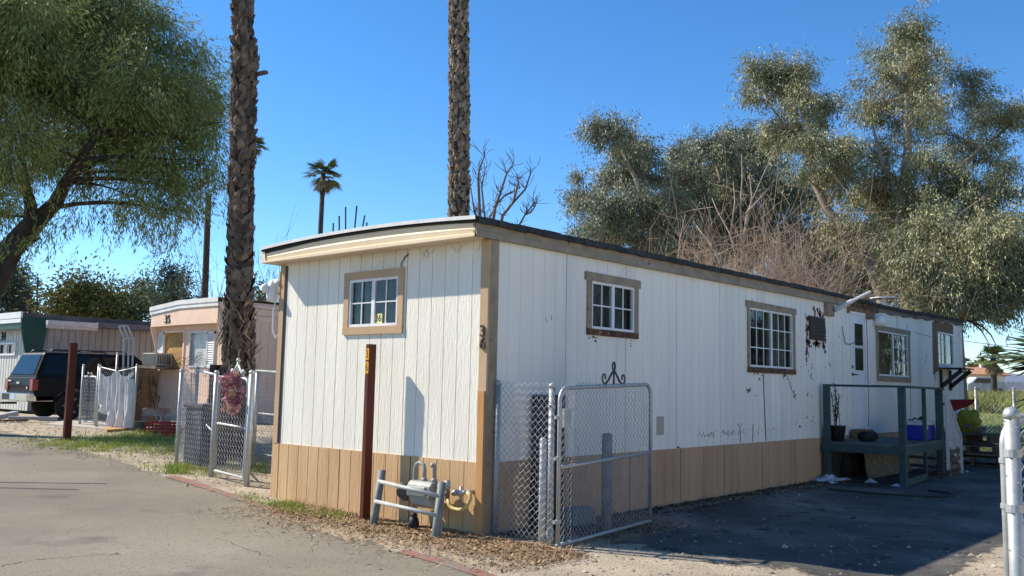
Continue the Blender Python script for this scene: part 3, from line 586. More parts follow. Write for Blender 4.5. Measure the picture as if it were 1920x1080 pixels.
b = MB(); v0 = mx(850, 924, -.12); v1 = mx(874, 923, -.12); b.tube([v0, v0+(v1-v0)*.35], .032, 10).lathe(v0+(v1-v0)*.6, [(.025, -.03), (.04, -.01), (.04, .02), (.022, .03)], 10, (-1, 0, 0)).bar(v0+(v1-v0)*.6+np.array([0, 0, -.09]), v0+(v1-v0)*.6+np.array([0, 0, .06]), .02, .03, (1, 0, 0)).tube([v0+(v1-v0)*.6, v1], .022, 8).tube([v1, v1+np.array([.13, 0, 0])], .02, 8); b.build('valve', GALV, gm, True)
b = MB(); r = mx(760, 920, -.2); b.lathe((-.2, r[1]+.03, r[2]), [(.03, -.05), (.085, -.02), (.09, .02), (.05, .05), (.03, .09)], 14, (0, -1, 0)).lathe((-.2, r[1]+.0, r[2]-.1), [(.035, 0), (.03, .06)], 10).tube([(-.2, r[1]-.03, r[2]), (-.2, y1-.01, r[2]+.01)], .02, 8); b.build('regulator', M('dark_regulator', (.05, .05, .052), (.1, .1, .1), 10, .6), gm, True)
b = MB(); q = mx(776, 975, -.2); b.lathe((-.2, q[1], -.12), [(.05, 0), (.06, .1), (.05, .16), (.03, .18)], 12).lathe((-.20, q[1], .07), [(.04, 0), (.02, .03)], 10); b.build('shutoff_valve', BLK, gm, True)
b = MB(); q = mx(826, 985, -.3); b.box((-.32, q[1]-.025, -.12), (-.30, q[1]+.025, .30)); b.build('marker_stake', GREYL, gm)
# ================================================================ DRIVEWAY FENCE, GATE, BOLLARDS
def post_mesh(name, P, h, r, parent, mat=GALV, capname='post_cap', lean=(0, 0)):
    b = MB(); T = np.array([P[0]+lean[0], P[1]+lean[1], P[2]+h]); b.tube([np.array(P)-[0, 0, .2], T], r, 14); o = b.build(name, mat, parent, True)
    b = MB(); b.lathe(T-np.array([0, 0, .03]), [(r*1.12, 0), (r*1.12, .022), (r*.95, .036), (r*.6, .047), (.002, .052)], 14); b.build(capname, GALV, o, True); return o
F0 = np.array([.135, -.045, -.09]); F1 = np.array([.125, -.765, -.09])
fn = thing('chain_link_fence', 'short section of chain link fence between the corner of the home and the driveway gate', 'fence', (F0+F1)/2)
h0 = at(929, 716, np.linalg.norm((F0-CAM)[:2]))[2]+.09; h1 = at(1031, 722, np.linalg.norm((F1-CAM)[:2]))[2]+.09
post_mesh('post', F0, h0, .031, fn); post_mesh('post', F1, h1, .031, fn)
Vv, Ff = chain(F0+np.array([-.035, .11, .06]), F1-F0, .90, h0-.06, sag=.012, seed=2, r=.0026); raw('wire_mesh', Vv, Ff, WIRE, fn)
b = MB()
for z in (.12, h1-.22): b = MB(); b.lathe(F1+np.array([0, 0, z]), [(.036, 0), (.036, .03)], 14).box(F1+np.array([-.05, -.01, z]), F1+np.array([-.03, .01, z+.03])); b.build('band', GALV, fn)
G0 = gnd(1046, 1029); G1 = gnd(1219, 983); G0[2] += .0; G1[2] += .0
dG = (G1-G0)/np.linalg.norm(G1-G0); gt = thing('driveway_gate', 'wide open chain link driveway gate with rounded corners and a scroll finial on top', 'gate', G0)
zb0 = G0[2]+.03; zb1 = G1[2]+.04; d0_ = np.linalg.norm((G0-CAM)[:2]); d1_ = np.linalg.norm((G1-CAM)[:2]); zt0 = at(1060, 727, d0_)[2]; zt1 = at(1205, 721, d1_)[2]
def gp(t, z): q = G0+(G1-G0)*t; return np.array([q[0], q[1], z])
def frame_path(L, z0, z1, r0=.12):
    return
Lg = np.linalg.norm((G1-G0)[:2]); rr = .13/Lg
b = MB(); P = [gp(0, zb0), gp(0, zt0-.13)]+[gp(rr*(1-math.cos(a)), zt0-.13+.13*math.sin(a)) for a in np.linspace(.2, math.pi/2, 6)]+[gp(1-rr*(1-math.cos(a)), zt1-.13+.13*math.sin(a)) for a in np.linspace(math.pi/2, .2, 6)]+[gp(1, zt1-.13), gp(1, zb1)]
b.tube(P, .021, 12); b.build('frame', GALV, gt, True)
b = MB(); b.tube([gp(-.01, zb0), gp(1.01, zb1)], .018, 10); b.build('bottom_rail', GALV, gt, True)
zm0 = at(1046, 877, d0_)[2]; zm1 = at(1214, 848, d1_)[2]; b = MB(); b.tube([gp(0, zm0), gp(1, zm1)], .017, 10); b.build('middle_rail', GALV, gt, True)
Vv, Ff = chain(gp(.015, zb0+.0), dG*[1, 1, 0], Lg*.97, (zt0+zt1)/2-zb0+.03, sag=.010, seed=5, r=.0024); raw('wire_mesh', Vv, Ff, WIRE, gt)
b = MB(); Fc = gp(.55, (zt0*.45+zt1*.55)+.02); ax = np.array([dG[0], dG[1], 0])
for s in (-1, 1):
    P = [Fc+ax*s*.02+[0, 0, .13], Fc+ax*s*.06+[0, 0, .10], Fc+ax*s*.13+[0, 0, .03], Fc+ax*s*.19+[0, 0, .0]]; b.tube(P, .012, 8)
    C_ = Fc+ax*s*.21+np.array([0, 0, .06]); b.tube([C_+ax*s*math.cos(a)*.05*k_+np.array([0, 0, math.sin(a)*.06*k_]) for a, k_ in zip(np.linspace(-1.6, 3.6, 14), np.linspace(1, .45, 14))], .010, 8)
b.tube([Fc+[0, 0, -.01], Fc+[0, 0, .15]], .012, 8).tube([Fc+ax*math.cos(a)*.028+np.array([0, 0, .185+math.sin(a)*.045]) for a in np.linspace(0, 2*math.pi, 13)], .011, 8)
b.build('scroll_finial', M('dark_cast_metal', (.06, .065, .07), (.12, .12, .12), 20, .5, metal=.4), gt, True)
b = MB()
for z in (.16, .75, zt0-.30): b = MB(); b.lathe(gp(0, z), [(.028, 0), (.028, .035)], 12).box(gp(0, z)-np.array([.07, .01, 0]), gp(0, z)+np.array([-.02, .012, .03])); b.build('hinge', GALV, gt)
b = MB(); P = gp(.05, zt0-.30); b.box(P-np.array([.05, .03, .08]), P+np.array([.06, -.002, .10])); b.build('latch_plate', GREYL, gt)
B1 = gnd(1137, 997); b = MB(); hb = at(1137, 812, np.linalg.norm((B1-CAM)[:2]))[2]-B1[2]
b.lathe(B1-np.array([0, 0, .1]), [(.056, 0), (.056, hb+.07), (.05, hb+.09), (.03, hb+.10)], 18); tag(b.build('bollard', M('grey_bollard_steel', (.16, .18, .20), (.28, .29, .29), 7, .6, .3, 30, spots=(.38, .38, .37), spot_scale=30, spot_t=.66), smooth=True), 'dark grey pipe bollard standing upright behind the driveway gate', 'bollard')
B2 = gnd(1019, 1016)+np.array([-.03, .0, 0]); b = MB(); hb = at(1021, 821, np.linalg.norm((B2-CAM)[:2]))[2]-B2[2]
b.lathe(B2-np.array([0, 0, .1]), [(.036, 0), (.034, hb+.09), (.02, hb+.10)], 14); tag(b.build('pipe_post', M('chalky_white_pipe', (.66, .67, .65), (.5, .5, .48), 12, .7, .3, 40), smooth=True), 'short chalky white pipe post beside the gate post', 'post')
# dark panel and block behind the fence
q = ony(1008, 740, -.11); q1 = ony(1040, 740, -.11); b = MB(); b.box((q[0], -.10, -.07), (q1[0]+.2, -.04, q[2])).box((q[0]+.02, -.106, .1), (q1[0]+.18, -.10, q[2]-.06)); tag(b.build('slate_board', M('dark_slate_panel', (.050, .055, .066), (.035, .037, .042), 4, .6), bevel=.006), 'tall dark slate panel standing against the white wall behind the fence', 'panel')
q = gnd(1085, 985); b = MB(); b.box(q+np.array([-.2, -.09, 0]), q+np.array([.2, .09, .19])).box(q+np.array([-.15, -.0905, .04]), q+np.array([-.02, -.085, .15])).box(q+np.array([.03, -.0905, .04]), q+np.array([.16, -.085, .15])); tag(b.build('cinder_block', M('grey_block', (.26, .26, .25), (.2, .2, .2), 20, .95, .4, 40), bevel=.006), 'grey cinder block lying behind the driveway gate', 'block')
# right foreground gate
RP = at(1901, 900, 4.62); zt = at(1901, 772, 4.62)[2]; RP[2] = float(zg(RP[0], RP[1])); vr = np.array([rt[0], rt[1], 0]); vr /= np.linalg.norm(vr)
fg = thing('gate_post', 'galvanised gate post with clamps in the right foreground', 'fence', RP)
post_mesh('post', RP, zt-RP[2], .032, fg)
b = MB(); hh = zt-RP[2]
for z in (hh-.20, hh-.44, .5): b = MB(); b.lathe(RP+np.array([0, 0, z]), [(.037, 0), (.037, .035)], 14); b.build('band', GALV, fg)
b = MB()
for z in (hh-.06, hh-.30, hh-.62): b = MB(); P = RP+np.array([0, 0, z]); b.tube([P-vr*.036+[0, 0, .02], P-np.array(RM@np.array([0, 0, 1.]))*.04*[1, 1, 0]+[0, 0, -.01], P+vr*.045+[0, 0, .01], P+vr*.09+[0, 0, -.02]], .003, 5, False); b.build('tie_wire', WIRE, fg)
fwd = np.array([bk[0], bk[1], 0.])*-1; fwd /= np.linalg.norm(fwd)
GP = RP+fwd*.055-vr*.006; gg = thing('chain_link_gate', 'galvanised gate with rounded pipe frame behind the right foreground post', 'gate', GP)
gv = vr*.96+fwd*.28; gv /= np.linalg.norm(gv); hz2 = hh-.03
b = MB(); P = [GP+[0, 0, .06], GP+[0, 0, hz2-.12]]+[GP+gv*.12*(1-math.cos(a))+np.array([0, 0, hz2-.12+.12*math.sin(a)]) for a in np.linspace(.2, math.pi/2, 7)]+[GP+gv*1.5+[0, 0, hz2], GP+gv*1.5+[0, 0, .06], GP+[0, 0, .06]]
b.tube(P, .021, 12); b.build('frame', GALV, gg, True)
b = MB()
for z in (hz2-.20, hz2-.40, .6, .2): b = MB(); b.lathe(GP+np.array([0, 0, z]), [(.026, 0), (.026, .022)], 12); b.build('band', GALV, gg)
Vv, Ff = chain(GP+gv*.03+np.array([0, 0, .06]), gv, 1.45, hz2-.06, sag=.02, seed=9, r=.0024); raw('wire_mesh', Vv, Ff, WIRE, gg)
# ================================================================ LEFT FENCE AND GARDEN GATE
L0, L1 = gnd(396, 894), gnd(462, 912); P1_, P2_ = gnd(330, 873), gnd(362, 846)
lf = thing('chain_link_fence', 'chain link fence beside the garden gate in front of the palm trunk', 'fence', (L0+P1_)/2)
def hpix(P, px, py): return at(px, py, np.linalg.norm((P-CAM)[:2]))[2]-P[2]
hL0, hL1, hP1, hP2 = hpix(L0, 411, 697), hpix(L1, 476, 697), hpix(P1_, 343, 694), hpix(P2_, 367, 689)
post_mesh('post', L0, hL0, .035, lf); post_mesh('post', L1, hL1, .040, lf); post_mesh('post', P1_, hP1, .028, lf); post_mesh('post', P2_, hP2, .03, lf)
def rail(A, B, z0, z1, r, parent): b = MB(); b.tube([A+[0, 0, z0], B+[0, 0, z1]], r, 10); b.build('rail', GALV, parent, True)
rail(P2_, L0, hP2-.05, hL0-.05, .02, lf); rail(P2_, L0, hP2*.45, hL0*.42, .016, lf)
for A, B, ha, sd in ((P1_, L0, hP1, 3), (P1_, P2_, hP1, 6)):
    d = B-A; Vv, Ff = chain(A+[0, 0, .05], d*[1, 1, 0], np.linalg.norm(d[:2]), ha-.08, r=.0017, sag=.012, seed=sd); raw('wire_mesh', Vv, Ff, WIRE, lf)
gg = thing('garden_gate', 'narrow chain link garden gate with a pink flower wreath hung on it', 'gate', (L0+L1)/2)
dd = L1-L0; wg = np.linalg.norm(dd[:2]); du = dd/wg; A = L0+du*.09; wgi = wg-.17
b = MB(); z0, z1 = .10, hL0-.06; rr = .10
P = [A+[0, 0, z0], A+[0, 0, z1]]+[A+du*(wgi-rr+rr*math.sin(a))+np.array([0, 0, z1-rr+rr*math.cos(a)]) for a in np.linspace(0, math.pi/2, 7)]+[A+du*wgi+[0, 0, z0], A+[0, 0, z0]]
b.tube(P, .021, 10); b.build('frame', GALV, gg, True)
b = MB(); zz = z0+(z1-z0)*.50; b.tube([A+[0, 0, zz], A+du*wgi+[0, 0, zz]], .018, 10); b.build('middle_rail', GALV, gg, True)
Vv, Ff = chain(A+[0, 0, z0], du*[1, 1, 0], wgi, z1-z0, seed=4, r=.0030, sag=.004, c=.078); raw('wire_mesh', Vv, Ff, WIRE, gg)
b = MB(); Fc = A+du*wgi*.62+[0, 0, z1+.02]
for s in (-1, 1): b.tube([Fc+du*s*.02+[0, 0, .16], Fc+du*s*.10+[0, 0, .06], Fc+du*s*.17], .016, 8).lathe(Fc+du*s*.15+np.array([0, 0, .07]), [(.03, -.015), (.04, 0), (.03, .015)], 10, (1, 0, 0))
b.tube([Fc, Fc+[0, 0, .22]], .018, 8).lathe(Fc+np.array([0, 0, .20]), [(.02, 0), (.035, .03), (.01, .06)], 10); b.build('finial', GALV, gg, True)
b = MB()
for z in (.2, .75, 1.2): b = MB(); b.lathe(L1-du*.06+np.array([0, 0, z]), [(.04, 0), (.04, .04)], 10); b.build('hinge', GALV, gg)
# wreath
wd = np.linalg.norm(((L0+L1)/2-CAM)[:2])-.10; wc = at(437, 735, wd)
wt = thing('flower_wreath', 'pink and mauve artificial flower wreath on the garden gate', 'wreath', wc)
PK = [M('pink_petal', (.66, .34, .38), (.72, .46, .48), 9, .8), M('mauve_petal', (.36, .13, .18), (.46, .20, .25), 9, .8), M('cream_petal', (.60, .45, .30), None, 9, .8)]
g = random.Random(4)
for m_, n_ in ((0, 44), (1, 46), (2, 14)):
    b = MB()
    for _ in range(n_):
        px, py = g.gauss(436, 9), g.uniform(702, 772); px = 436+(px-436)*(1.1 if py < 745 else .7); c_ = at(px, py, wd-g.uniform(0, .1)); r = g.uniform(.04, .07)
        for _ in range(7):
            d = np.array([g.gauss(0, 1), g.gauss(0, 1), g.gauss(0, 1)]); d /= np.linalg.norm(d); s = np.cross(d, [.3, .5, .8]); s /= np.linalg.norm(s); b.quad(c_, c_+d*r*.6+s*r*.5, c_+d*r, c_+d*r*.6-s*r*.5)
    b.build('flowers', PK[m_], wt)
# second fence line behind, from the gate to the long home
Q0 = gnd(474, 872); Q1 = np.array([1.9, 3.72, float(zg(1.9, 3.72))]); hq = hpix(Q0, 476, 695)
bf = thing('chain_link_fence', 'chain link fence between the garden gate and the far side of the white home', 'fence', (Q0+Q1)/2)
rail(Q0, Q1, hq, hq, .02, bf); rail(Q0, Q1, hq*.55, hq*.55, .016, bf); rail(Q0, Q1, .18, .2, .016, bf)
post_mesh('post', Q0, hq, .03, bf); Vv, Ff = chain(Q0+[0, 0, .12], (Q1-Q0)*[1, 1, 0], np.linalg.norm((Q1-Q0)[:2]), hq-.12, r=.0022, seed=8, sag=.01); raw('wire_mesh', Vv, Ff, WIRE, bf)
# wooden post, bin, kerb board behind that fence
p = gnd(398, 852); zt = at(404, 684, np.linalg.norm((p-CAM)[:2]))[2]; b = MB(); b.box((p[0]-.09, p[1]-.09, p[2]-.1), (p[0]+.09, p[1]+.09, zt)); tag(b.build('timber_post', M('dark_timber', (.075, .045, .028), (.04, .025, .016), 6, .9, .4, 24, stretch=(1, 1, .1)), bevel=.008), 'thick dark brown timber post behind the chain link fence', 'post')
p = gnd(381, 880)+np.array([.35, .55, 0]); bn = thing('wheeled_bin', 'dark grey wheeled rubbish bin behind the chain link fence', 'bin', p)
b = MB(); b.prism([(p[0]-.24, p[1]-.26, p[2]), (p[0]+.24, p[1]-.26, p[2]), (p[0]+.24, p[1]+.26, p[2]), (p[0]-.24, p[1]+.26, p[2])], (0, 0, .9)); DKB = M('dark_grey_plastic', (.035, .038, .042), (.05, .05, .055), 4, .5); b.build('body', DKB, bn, bevel=.03)
b = MB(); b.box(p+np.array([-.27, -.29, .905]), p+np.array([.27, .29, .96])); b.build('lid', DKB, bn, bevel=.02)
b = MB(); P0, P1x = gnd(482, 893), gnd(506, 892); b.box(P0+np.array([.6, -1.2, 0]), P0+np.array([.72, .2, .22])); tag(b.build('timber_edging', RAW), 'low brown timber edging board behind the garden gate', 'board')
b = MB(); q = gnd(430, 880)+np.array([.1, .2, 0]); b.box(q+np.array([-.05, -.3, 0]), q+np.array([.06, .3, .03])); tag(b.build('loose_board', RAW), 'pale loose board lying on the ground behind the garden gate', 'board')
p = gnd(352, 838)+np.array([.3, .5, 0]); ch = thing('garden_chair', 'white plastic garden chair tipped over behind the fence', 'chair', p); WP = M('white_plastic', (.7, .7, .68), (.55, .55, .52), 5, .5)
b = MB(); b.bar(p+np.array([-.25, -.22, .42]), p+np.array([.2, -.22, .38]), .45, .03); b.build('seat', WP, ch)
b = MB(); 
for k_ in range(4): b.bar(p+np.array([.2, -.40+k_*.13, .4]), p+np.array([.36, -.40+k_*.13, .85]), .05, .02)
b.bar(p+np.array([.36, -.44, .85]), p+np.array([.36, .02, .85]), .06, .03); b.build('backrest', WP, ch)
for sx in (-.22, .18):
    for sy in (-.4, -.04): b = MB(); b.bar(p+np.array([sx, sy, .4]), p+np.array([sx*1.3, sy*1.1, 0]), .04, .04); b.build('leg', WP, ch)
# ================================================================ DECK
dk = thing('porch_deck', 'dark teal painted wooden porch with open railings under the door', 'deck', (9.9, -.7, -.09))
def yo(x): return -1.40+(x-8.55)*.062
ZD = .60; X0d, X1d = 8.56, 11.35
def zgp(x, y): return float(zg(x, y))
for i, (x, y, w, zt) in enumerate(((8.60, -.12, .10, 1.545), (8.62, yo(8.62)+.03, .105, 1.535), (10.05, yo(10.05)+.02, .06, 1.53), (11.25, yo(11.25)+.03, .115, 1.53))):
    b = MB(); b.box((x-w/2, y-w/2, zgp(x, y)-.05), (x+w/2, y+w/2, zt)); b.build('post', DECK, dk, bevel=.005)
b = MB(); b.bar((8.60, -.07, 1.56), (8.60, yo(8.6)-.05, 1.555), .10, .038); b.build('rail', DECK, dk)
b = MB(); b.bar((8.58, yo(8.6), 1.555), (11.33, yo(11.3), 1.545), .10, .038); b.build('rail', DECK, dk)
b = MB()
for i in range(20):
    x = X0d+i*.14; b.prism([(x, -.02, ZD-.035), (x+.132, -.02, ZD-.035), (x+.132, yo(x)-.01, ZD-.035), (x, yo(x)-.01, ZD-.035)][::-1], (0, 0, .035))
b.build('deck_floor', DECKF, dk)
for P, Q in (((X0d-.02, -.03, ZD-.10), (X0d-.02, yo(X0d), ZD-.10)), ((X0d-.02, yo(X0d)-.012, ZD-.10), (X1d, yo(X1d)-.012, ZD-.10)), ((X1d, yo(X1d), ZD-.10), (X1d, -.03, ZD-.10))):
    b = MB(); b.bar(P, Q, .038, .125); b.build('rim_board', DECK, dk)
b = MB(); b.bar((8.65, yo(8.65), .0), (9.95, yo(9.95), .02), .04, .11); b.build('kick_board', DECK, dk)
b = MB(); P = gnd(1638, 903)+np.array([.3, .2, 0]); Q = gnd(1722, 892)+np.array([.25, .2, 0])
Pz = at(1640, 852, np.linalg.norm((P-CAM)[:2]))[2]; Qz = at(1724, 846, np.linalg.norm((Q-CAM)[:2]))[2]
b.prism([(P[0], P[1], P[2]), (Q[0], Q[1], Q[2]+.06), (Q[0], Q[1]+.06, Qz), (P[0], P[1]+.06, Pz)], (.02, .03, 0)); tag(b.build('leaning_board', M('mottled_grey_particle_board', (.22, .205, .18), (.12, .11, .095), 12, .9, .3, 40)), 'mottled grey board standing on edge under the porch deck', 'board')
# stairs with white railing beyond the deck
st = thing('porch_stairs', 'wooden porch steps with a white slatted railing at the far side of the deck', 'stairs', (11.9, -.8, -.09))
for i in range(3):
    b = MB(); x = 11.42+i*.27; z = .42-i*.18; b.box((x, -.28, z-.04), (x+.28, yo(11.4)+.05, z)); b.build('step', DECKF, st)
b = MB(); b.bar((11.4, yo(11.4), .45), (12.3, yo(11.4)+.05, -.05), .04, .2); b.build('stringer', MATS['grey_split_wood'], st); b = MB(); b.bar((11.4, -.25, .45), (12.3, -.25, -.05), .04, .2); b.build('stringer', MATS['grey_split_wood'], st)
b = MB(); ya = yo(11.4)-.06; A = np.array([11.42, ya, 1.42]); B_ = np.array([12.42, ya+.03, .62])
b.bar(A, B_, .05, .07).bar(A-[0, 0, .85], B_-[0, 0, .62], .04, .07)
b.bar(A+[.0, 0, 0], (A[0], ya, .05), .05, .05).bar(B_, (B_[0], ya+.03, -.1), .05, .05)
for i in range(1, 7): t = i/7; P = A+(B_-A)*t; Q = (A-[0, 0, .85])+(B_-A-[0, 0, -.23])*t; b.bar(P, Q, .035, .035)
b.build('railing', M('white_painted_rail', (.68, .70, .72), (.55, .57, .58), 6, .6), st)
b = MB()
for i in range(4): b.box((11.55+i*.03, ya-.02, .05+i*.14), (12.15, ya, .13+i*.14)) if i < 3 else None
for x in (11.6, 11.85, 12.1): b.box((x, ya, -.1), (x+.05, ya+.04, .45))
b.build('side_slats', MATS['grey_split_wood'], st)
# things on the deck
c_ = ony(1737, 815, -.72); cx_ = c_[0]; x0 = ony(1712, 815, -.75)[0]; x1 = ony(1762, 815, -.62)[0]
co = thing('cool_box', 'blue cool box with a white lid on the porch deck', 'cooler', ((x0+x1)/2, -.6, ZD)); x0 = 10.55; x1 = x0+.68
BL = M('blue_plastic', (.012, .025, .36), (.01, .02, .28), 5, .4)
b = MB(); b.box((x0, -1.13, ZD), (x1, -.75, ZD+.27)); b.build('body', BL, co, bevel=.02)
b = MB(); b.box((x0-.015, -1.145, ZD+.272), (x1+.015, -.735, ZD+.34)).box((x0+.1, -1.152, ZD+.20), (x0+.18, -1.13, ZD+.27)); b.build('lid', M('white_cooler_lid', (.55, .57, .6), (.45, .47, .5), 5, .5), co, bevel=.015)
b = MB(); b.tube([(x0-.2, -.93, ZD+.37), (x0+.05, -.93, ZD+.37), (x0+.1, -.93, ZD+.40), (x1-.1, -.91, ZD+.36), (x1-.05, -.93, ZD+.42), (x1+.05, -.93, ZD+.40)], .015, 6).blob((x1-.1, -.93, ZD+.39), (.07, .05, .04), 2); tag(b.build('tool', BLK), 'long black handled tool lying on the blue cool box', 'tool')
pp = np.array([8.78, -.22, ZD]); pt = thing('potted_plant', 'leafy potted plant in a dark pot beside the first porch post', 'potted plant', pp)
b = MB(); b.lathe(pp, [(.11, 0), (.15, .26), (.16, .27), (.14, .27)], 14); b.build('pot', BLK, pt, True)
g = random.Random(6); b = MB(); PL = M('dark_plant_leaf', (.035, .065, .025), (.06, .09, .04), 9, .6)
for s in range(6):
    P = pp+np.array([g.uniform(-.06, .06), g.uniform(-.06, .06), .24]); h = g.uniform(.3, .75); T = P+np.array([g.uniform(-.1, .12), g.uniform(-.08, .08), h]); b.tube([P, (P+T)/2+[.02, 0, 0], T], .006, 4)
    for k_ in range(int(h*60)):
        q = P+(T-P)*g.uniform(.25, 1); d = np.array([g.gauss(0, 1), g.gauss(0, 1), g.uniform(-.2, 1)]); d /= np.linalg.norm(d); sd = np.cross(d, [0, 0, 1.])*.35; L_ = .075; b.quad(q, q+d*L_*.5+sd*L_*.5, q+d*L_, q+d*L_*.5-sd*L_*.5)
b.build('plant', PL, pt)
b = MB(); b.lathe((9.05, -.55, ZD+.09), [(.02, 0), (.085, .01), (.09, .2), (.09, .42), (.08, .46), (.02, .47)], 14, (1, -.1, 0)); tag(b.build('rolled_mat', M('black_rubber', (.012, .012, .012), (.02, .02, .02), 8, .8), smooth=True), 'black rolled up mat lying on the porch deck', 'mat')
b = MB(); b.box((9.9, -.30, ZD), (10.35, -.05, ZD+.17)).box((9.93, -.302, ZD+.03), (10.1, -.30, ZD+.14)); tag(b.build('wooden_box', BARE), 'low brown wooden box at the foot of the door', 'box')
q = gnd(1602, 880)+np.array([.3, .15, 0]); b = MB(); b.blob(q+np.array([0, 0, .22]), (.28, .25, .34), 7, .25, 14, 10, 3); tag(b.build('rubbish_bag', M('black_bin_bag', (.012, .012, .014), (.02, .02, .02), 8, .35, .6, 20), smooth=True), 'dark rubbish bag slumped under the front of the porch deck', 'bag')
def crumple(name, px, py, sx, sy, h, mat, label, cat, seed):
    g = random.Random(seed); c = gnd(px, py); b = MB(); n = 12
    gz = [[g.uniform(0, 1)*h for _ in range(n)] for _ in range(n)]
    def f(i, j):
        u, v = i/(n-1)-.5, j/(n-1)-.5; e = 1-max(abs(u), abs(v))*1.4; x, y = c[0]+u*sx*(1+.3*math.sin(j*1.1+seed)), c[1]+v*sy*(1+.3*math.sin(i*1.7)); return (x, y, float(zg(x, y))+.012+gz[i][j]*max(.15, e))
    b.grid(f, range(n), range(n)); o = b.build(name, mat); sdm = o.modifiers.new('thickness', 'SOLIDIFY'); sdm.thickness = .004; tag(o, label, cat); return o
PLW = M('crumpled_white_plastic', (.50, .53, .60), (.30, .34, .42), 7, .4)
crumple('plastic_sheet', 1555, 903, .75, .45, .14, PLW, 'crumpled pale blue plastic sheet on the ground left of the porch', 'plastic sheet', 1)
crumple('litter', 1634, 907, .16, .14, .10, PLW, 'small crumpled white paper in front of the mottled board', 'litter', 2)
crumple('litter', 1683, 913, .20, .12, .06, M('white_blue_wrapper', (.6, .65, .75), (.25, .4, .7), 30, .4), 'white and blue wrapper on the ground by the outer porch post', 'litter', 3)
for k_, (px, py) in enumerate(((1752, 893), (1768, 897))):
    q = gnd(px, py); b = MB(); b.prism([(q[0]-.13, q[1]-.05, q[2]), (q[0]+.13, q[1]-.04, q[2]), (q[0]+.15, q[1]+.04, q[2]), (q[0]-.12, q[1]+.05, q[2])], (0, 0, .03)).tube([q+[.06, -.05, .03], q+[.05, 0, .10], q+[.06, .05, .03]], .014, 6)
    o = tag(b.build('sandal', M('brown_leather', (.10, .065, .045), (.07, .045, .03), 10, .7)), ['brown sandal on the ground nearer the mottled board', 'brown sandal on the ground touching the far porch post'][k_], 'sandal')
b = MB(); P = [gnd(*p)+[0, 0, .02] for p in ((1553, 919), (1580, 922), (1640, 928), (1710, 932), (1770, 934), (1788, 932), (1780, 927), (1740, 922))]; b.tube(P, .016, 6); tag(b.build('garden_hose', M('dark_hose', (.03, .03, .028))), 'dark hose snaking over the driveway in front of the porch', 'hose')
# behind the home: pallets, yellow cover, red cushion
pb = gnd(1829, 872); GW = MATS['grey_split_wood']; BW = M('brown_pallet_wood', (.14, .09, .055), (.09, .06, .04), 6, .9, .3, 20)
for k_ in range(3):
    pr = thing('pallet', ['old wooden pallet lowest of the stack behind the porch stairs', 'old wooden pallet in the middle of the stack behind the porch stairs', 'old wooden pallet on top of the stack behind the porch stairs'][k_], 'pallet', pb+[0, 0, k_*.24], 'pallets stacked behind the porch')
    ang = R_(12-8*k_); ca, sa = math.cos(ang), math.sin(ang); mp = lambda x, y, z: (pb[0]+x*ca-y*sa, pb[1]+x*sa+y*ca, pb[2]+k_*.24+z)
    b = MB()
    for y in (-.5, 0, .42): b.box((-.55, y, .04), (.55, y+.08, .18), mp)
    b.build('bearer', BW, pr)
    b = MB()
    for i in range(6): b.box((-.55+i*.19, -.52, .181), (-.42+i*.19, .52, .205), mp); 
    for i in range(3): b.box((-.55+i*.46, -.52, .012), (-.40+i*.46, .52, .039), mp)
    b.build('slats', GW if k_ % 2 else BW, pr)
b = MB()
for i, (dx, dy, dz, hx) in enumerate(((-.1, -.2, .74, .5), (.1, .1, .80, .35))): b.bar(pb+[dx-hx, dy, dz], pb+[dx+hx, dy+.1, dz+.05], .10, .06)
tag(b.build('scrap_timber', BW), 'loose brown scrap timber lying on top of the pallet stack', 'timber')
q = at(1817, 789, 24.4); b = MB(); b.blob(q, (.30, .28, .26), 3, .22, 14, 10, 2); tag(b.build('yellow_cover', M('yellow_green_cover', (.30, .30, .03), (.20, .21, .02), 5, .7, .4, 10), smooth=True), 'bright yellow green cover bundled on the timber behind the porch stairs', 'cover')
q = at(1800, 758, 23.0); b = MB(); vx = np.array([rt[0], rt[1], 0]); b.prism([q+vx*-.34+[0, 0, -.02], q+vx*-.15+[0, 0, -.17], q+vx*.3+[0, 0, .0], q+vx*.36+[0, 0, .12], q+vx*-.3+[0, 0, .10]], fwd*.12); tag(b.build('red_cushion', M('dark_red_cloth', (.22, .02, .015), (.15, .012, .01), 6, .8), bevel=.02), 'dark red cushion propped at the far end of the white home', 'cushion')
b = MB(); b.box((17.75, .05, -.15), (17.9, .20, 1.3)); tag(b.build('timber_post', GW), 'grey post at the far back corner of the white home', 'post')
# ================================================================ PEACH MOBILE HOME 35
K0 = at(417, 740, 26.3); kx, ky = K0[0], K0[1]; z0 = float(zg(kx, ky)); fx = lambda px, py: onx(px, py, kx)
yl = fx(291, 730)[1]; th = thing('mobile_home', 'peach mobile home with white roof edge, boarded window and number 35', 'mobile home', (kx, ky, z0))
FP = lambda a, z, o: (kx-o, a, z)
zt35 = fx(410, 592)[2]+.02; zb35 = fx(360, 770)[2]; ztop35 = at(396, 564, 26.0)[2]
WIN1 = (fx(344, 650)[1], fx(309.5, 650)[1], fx(327, 693)[2], fx(327, 624)[2]); WIN2 = (fx(389, 650)[1], fx(357, 650)[1], fx(373, 686)[2], fx(373, 624)[2])
b = MB(); siding(b, FP, ky, yl, z0+.12, zt35+.4, [WIN1, WIN2], seam0=ky, step=.13, gw=.02, gd=.012, seam_every=999); b.build('front_wall', PEACH, th)
L35 = 14
b = MB(); siding(b, lambda a, z, o: (a, ky-o, z), kx, kx+L35, z0+.1, zt35+.4, [], seam0=kx, step=.28, gw=.02, gd=.012, seam_every=999); b.box((kx+.02, yl-.05, z0), (kx+L35, yl, zt35+.4)); b.build('side_wall', PEACH, th)
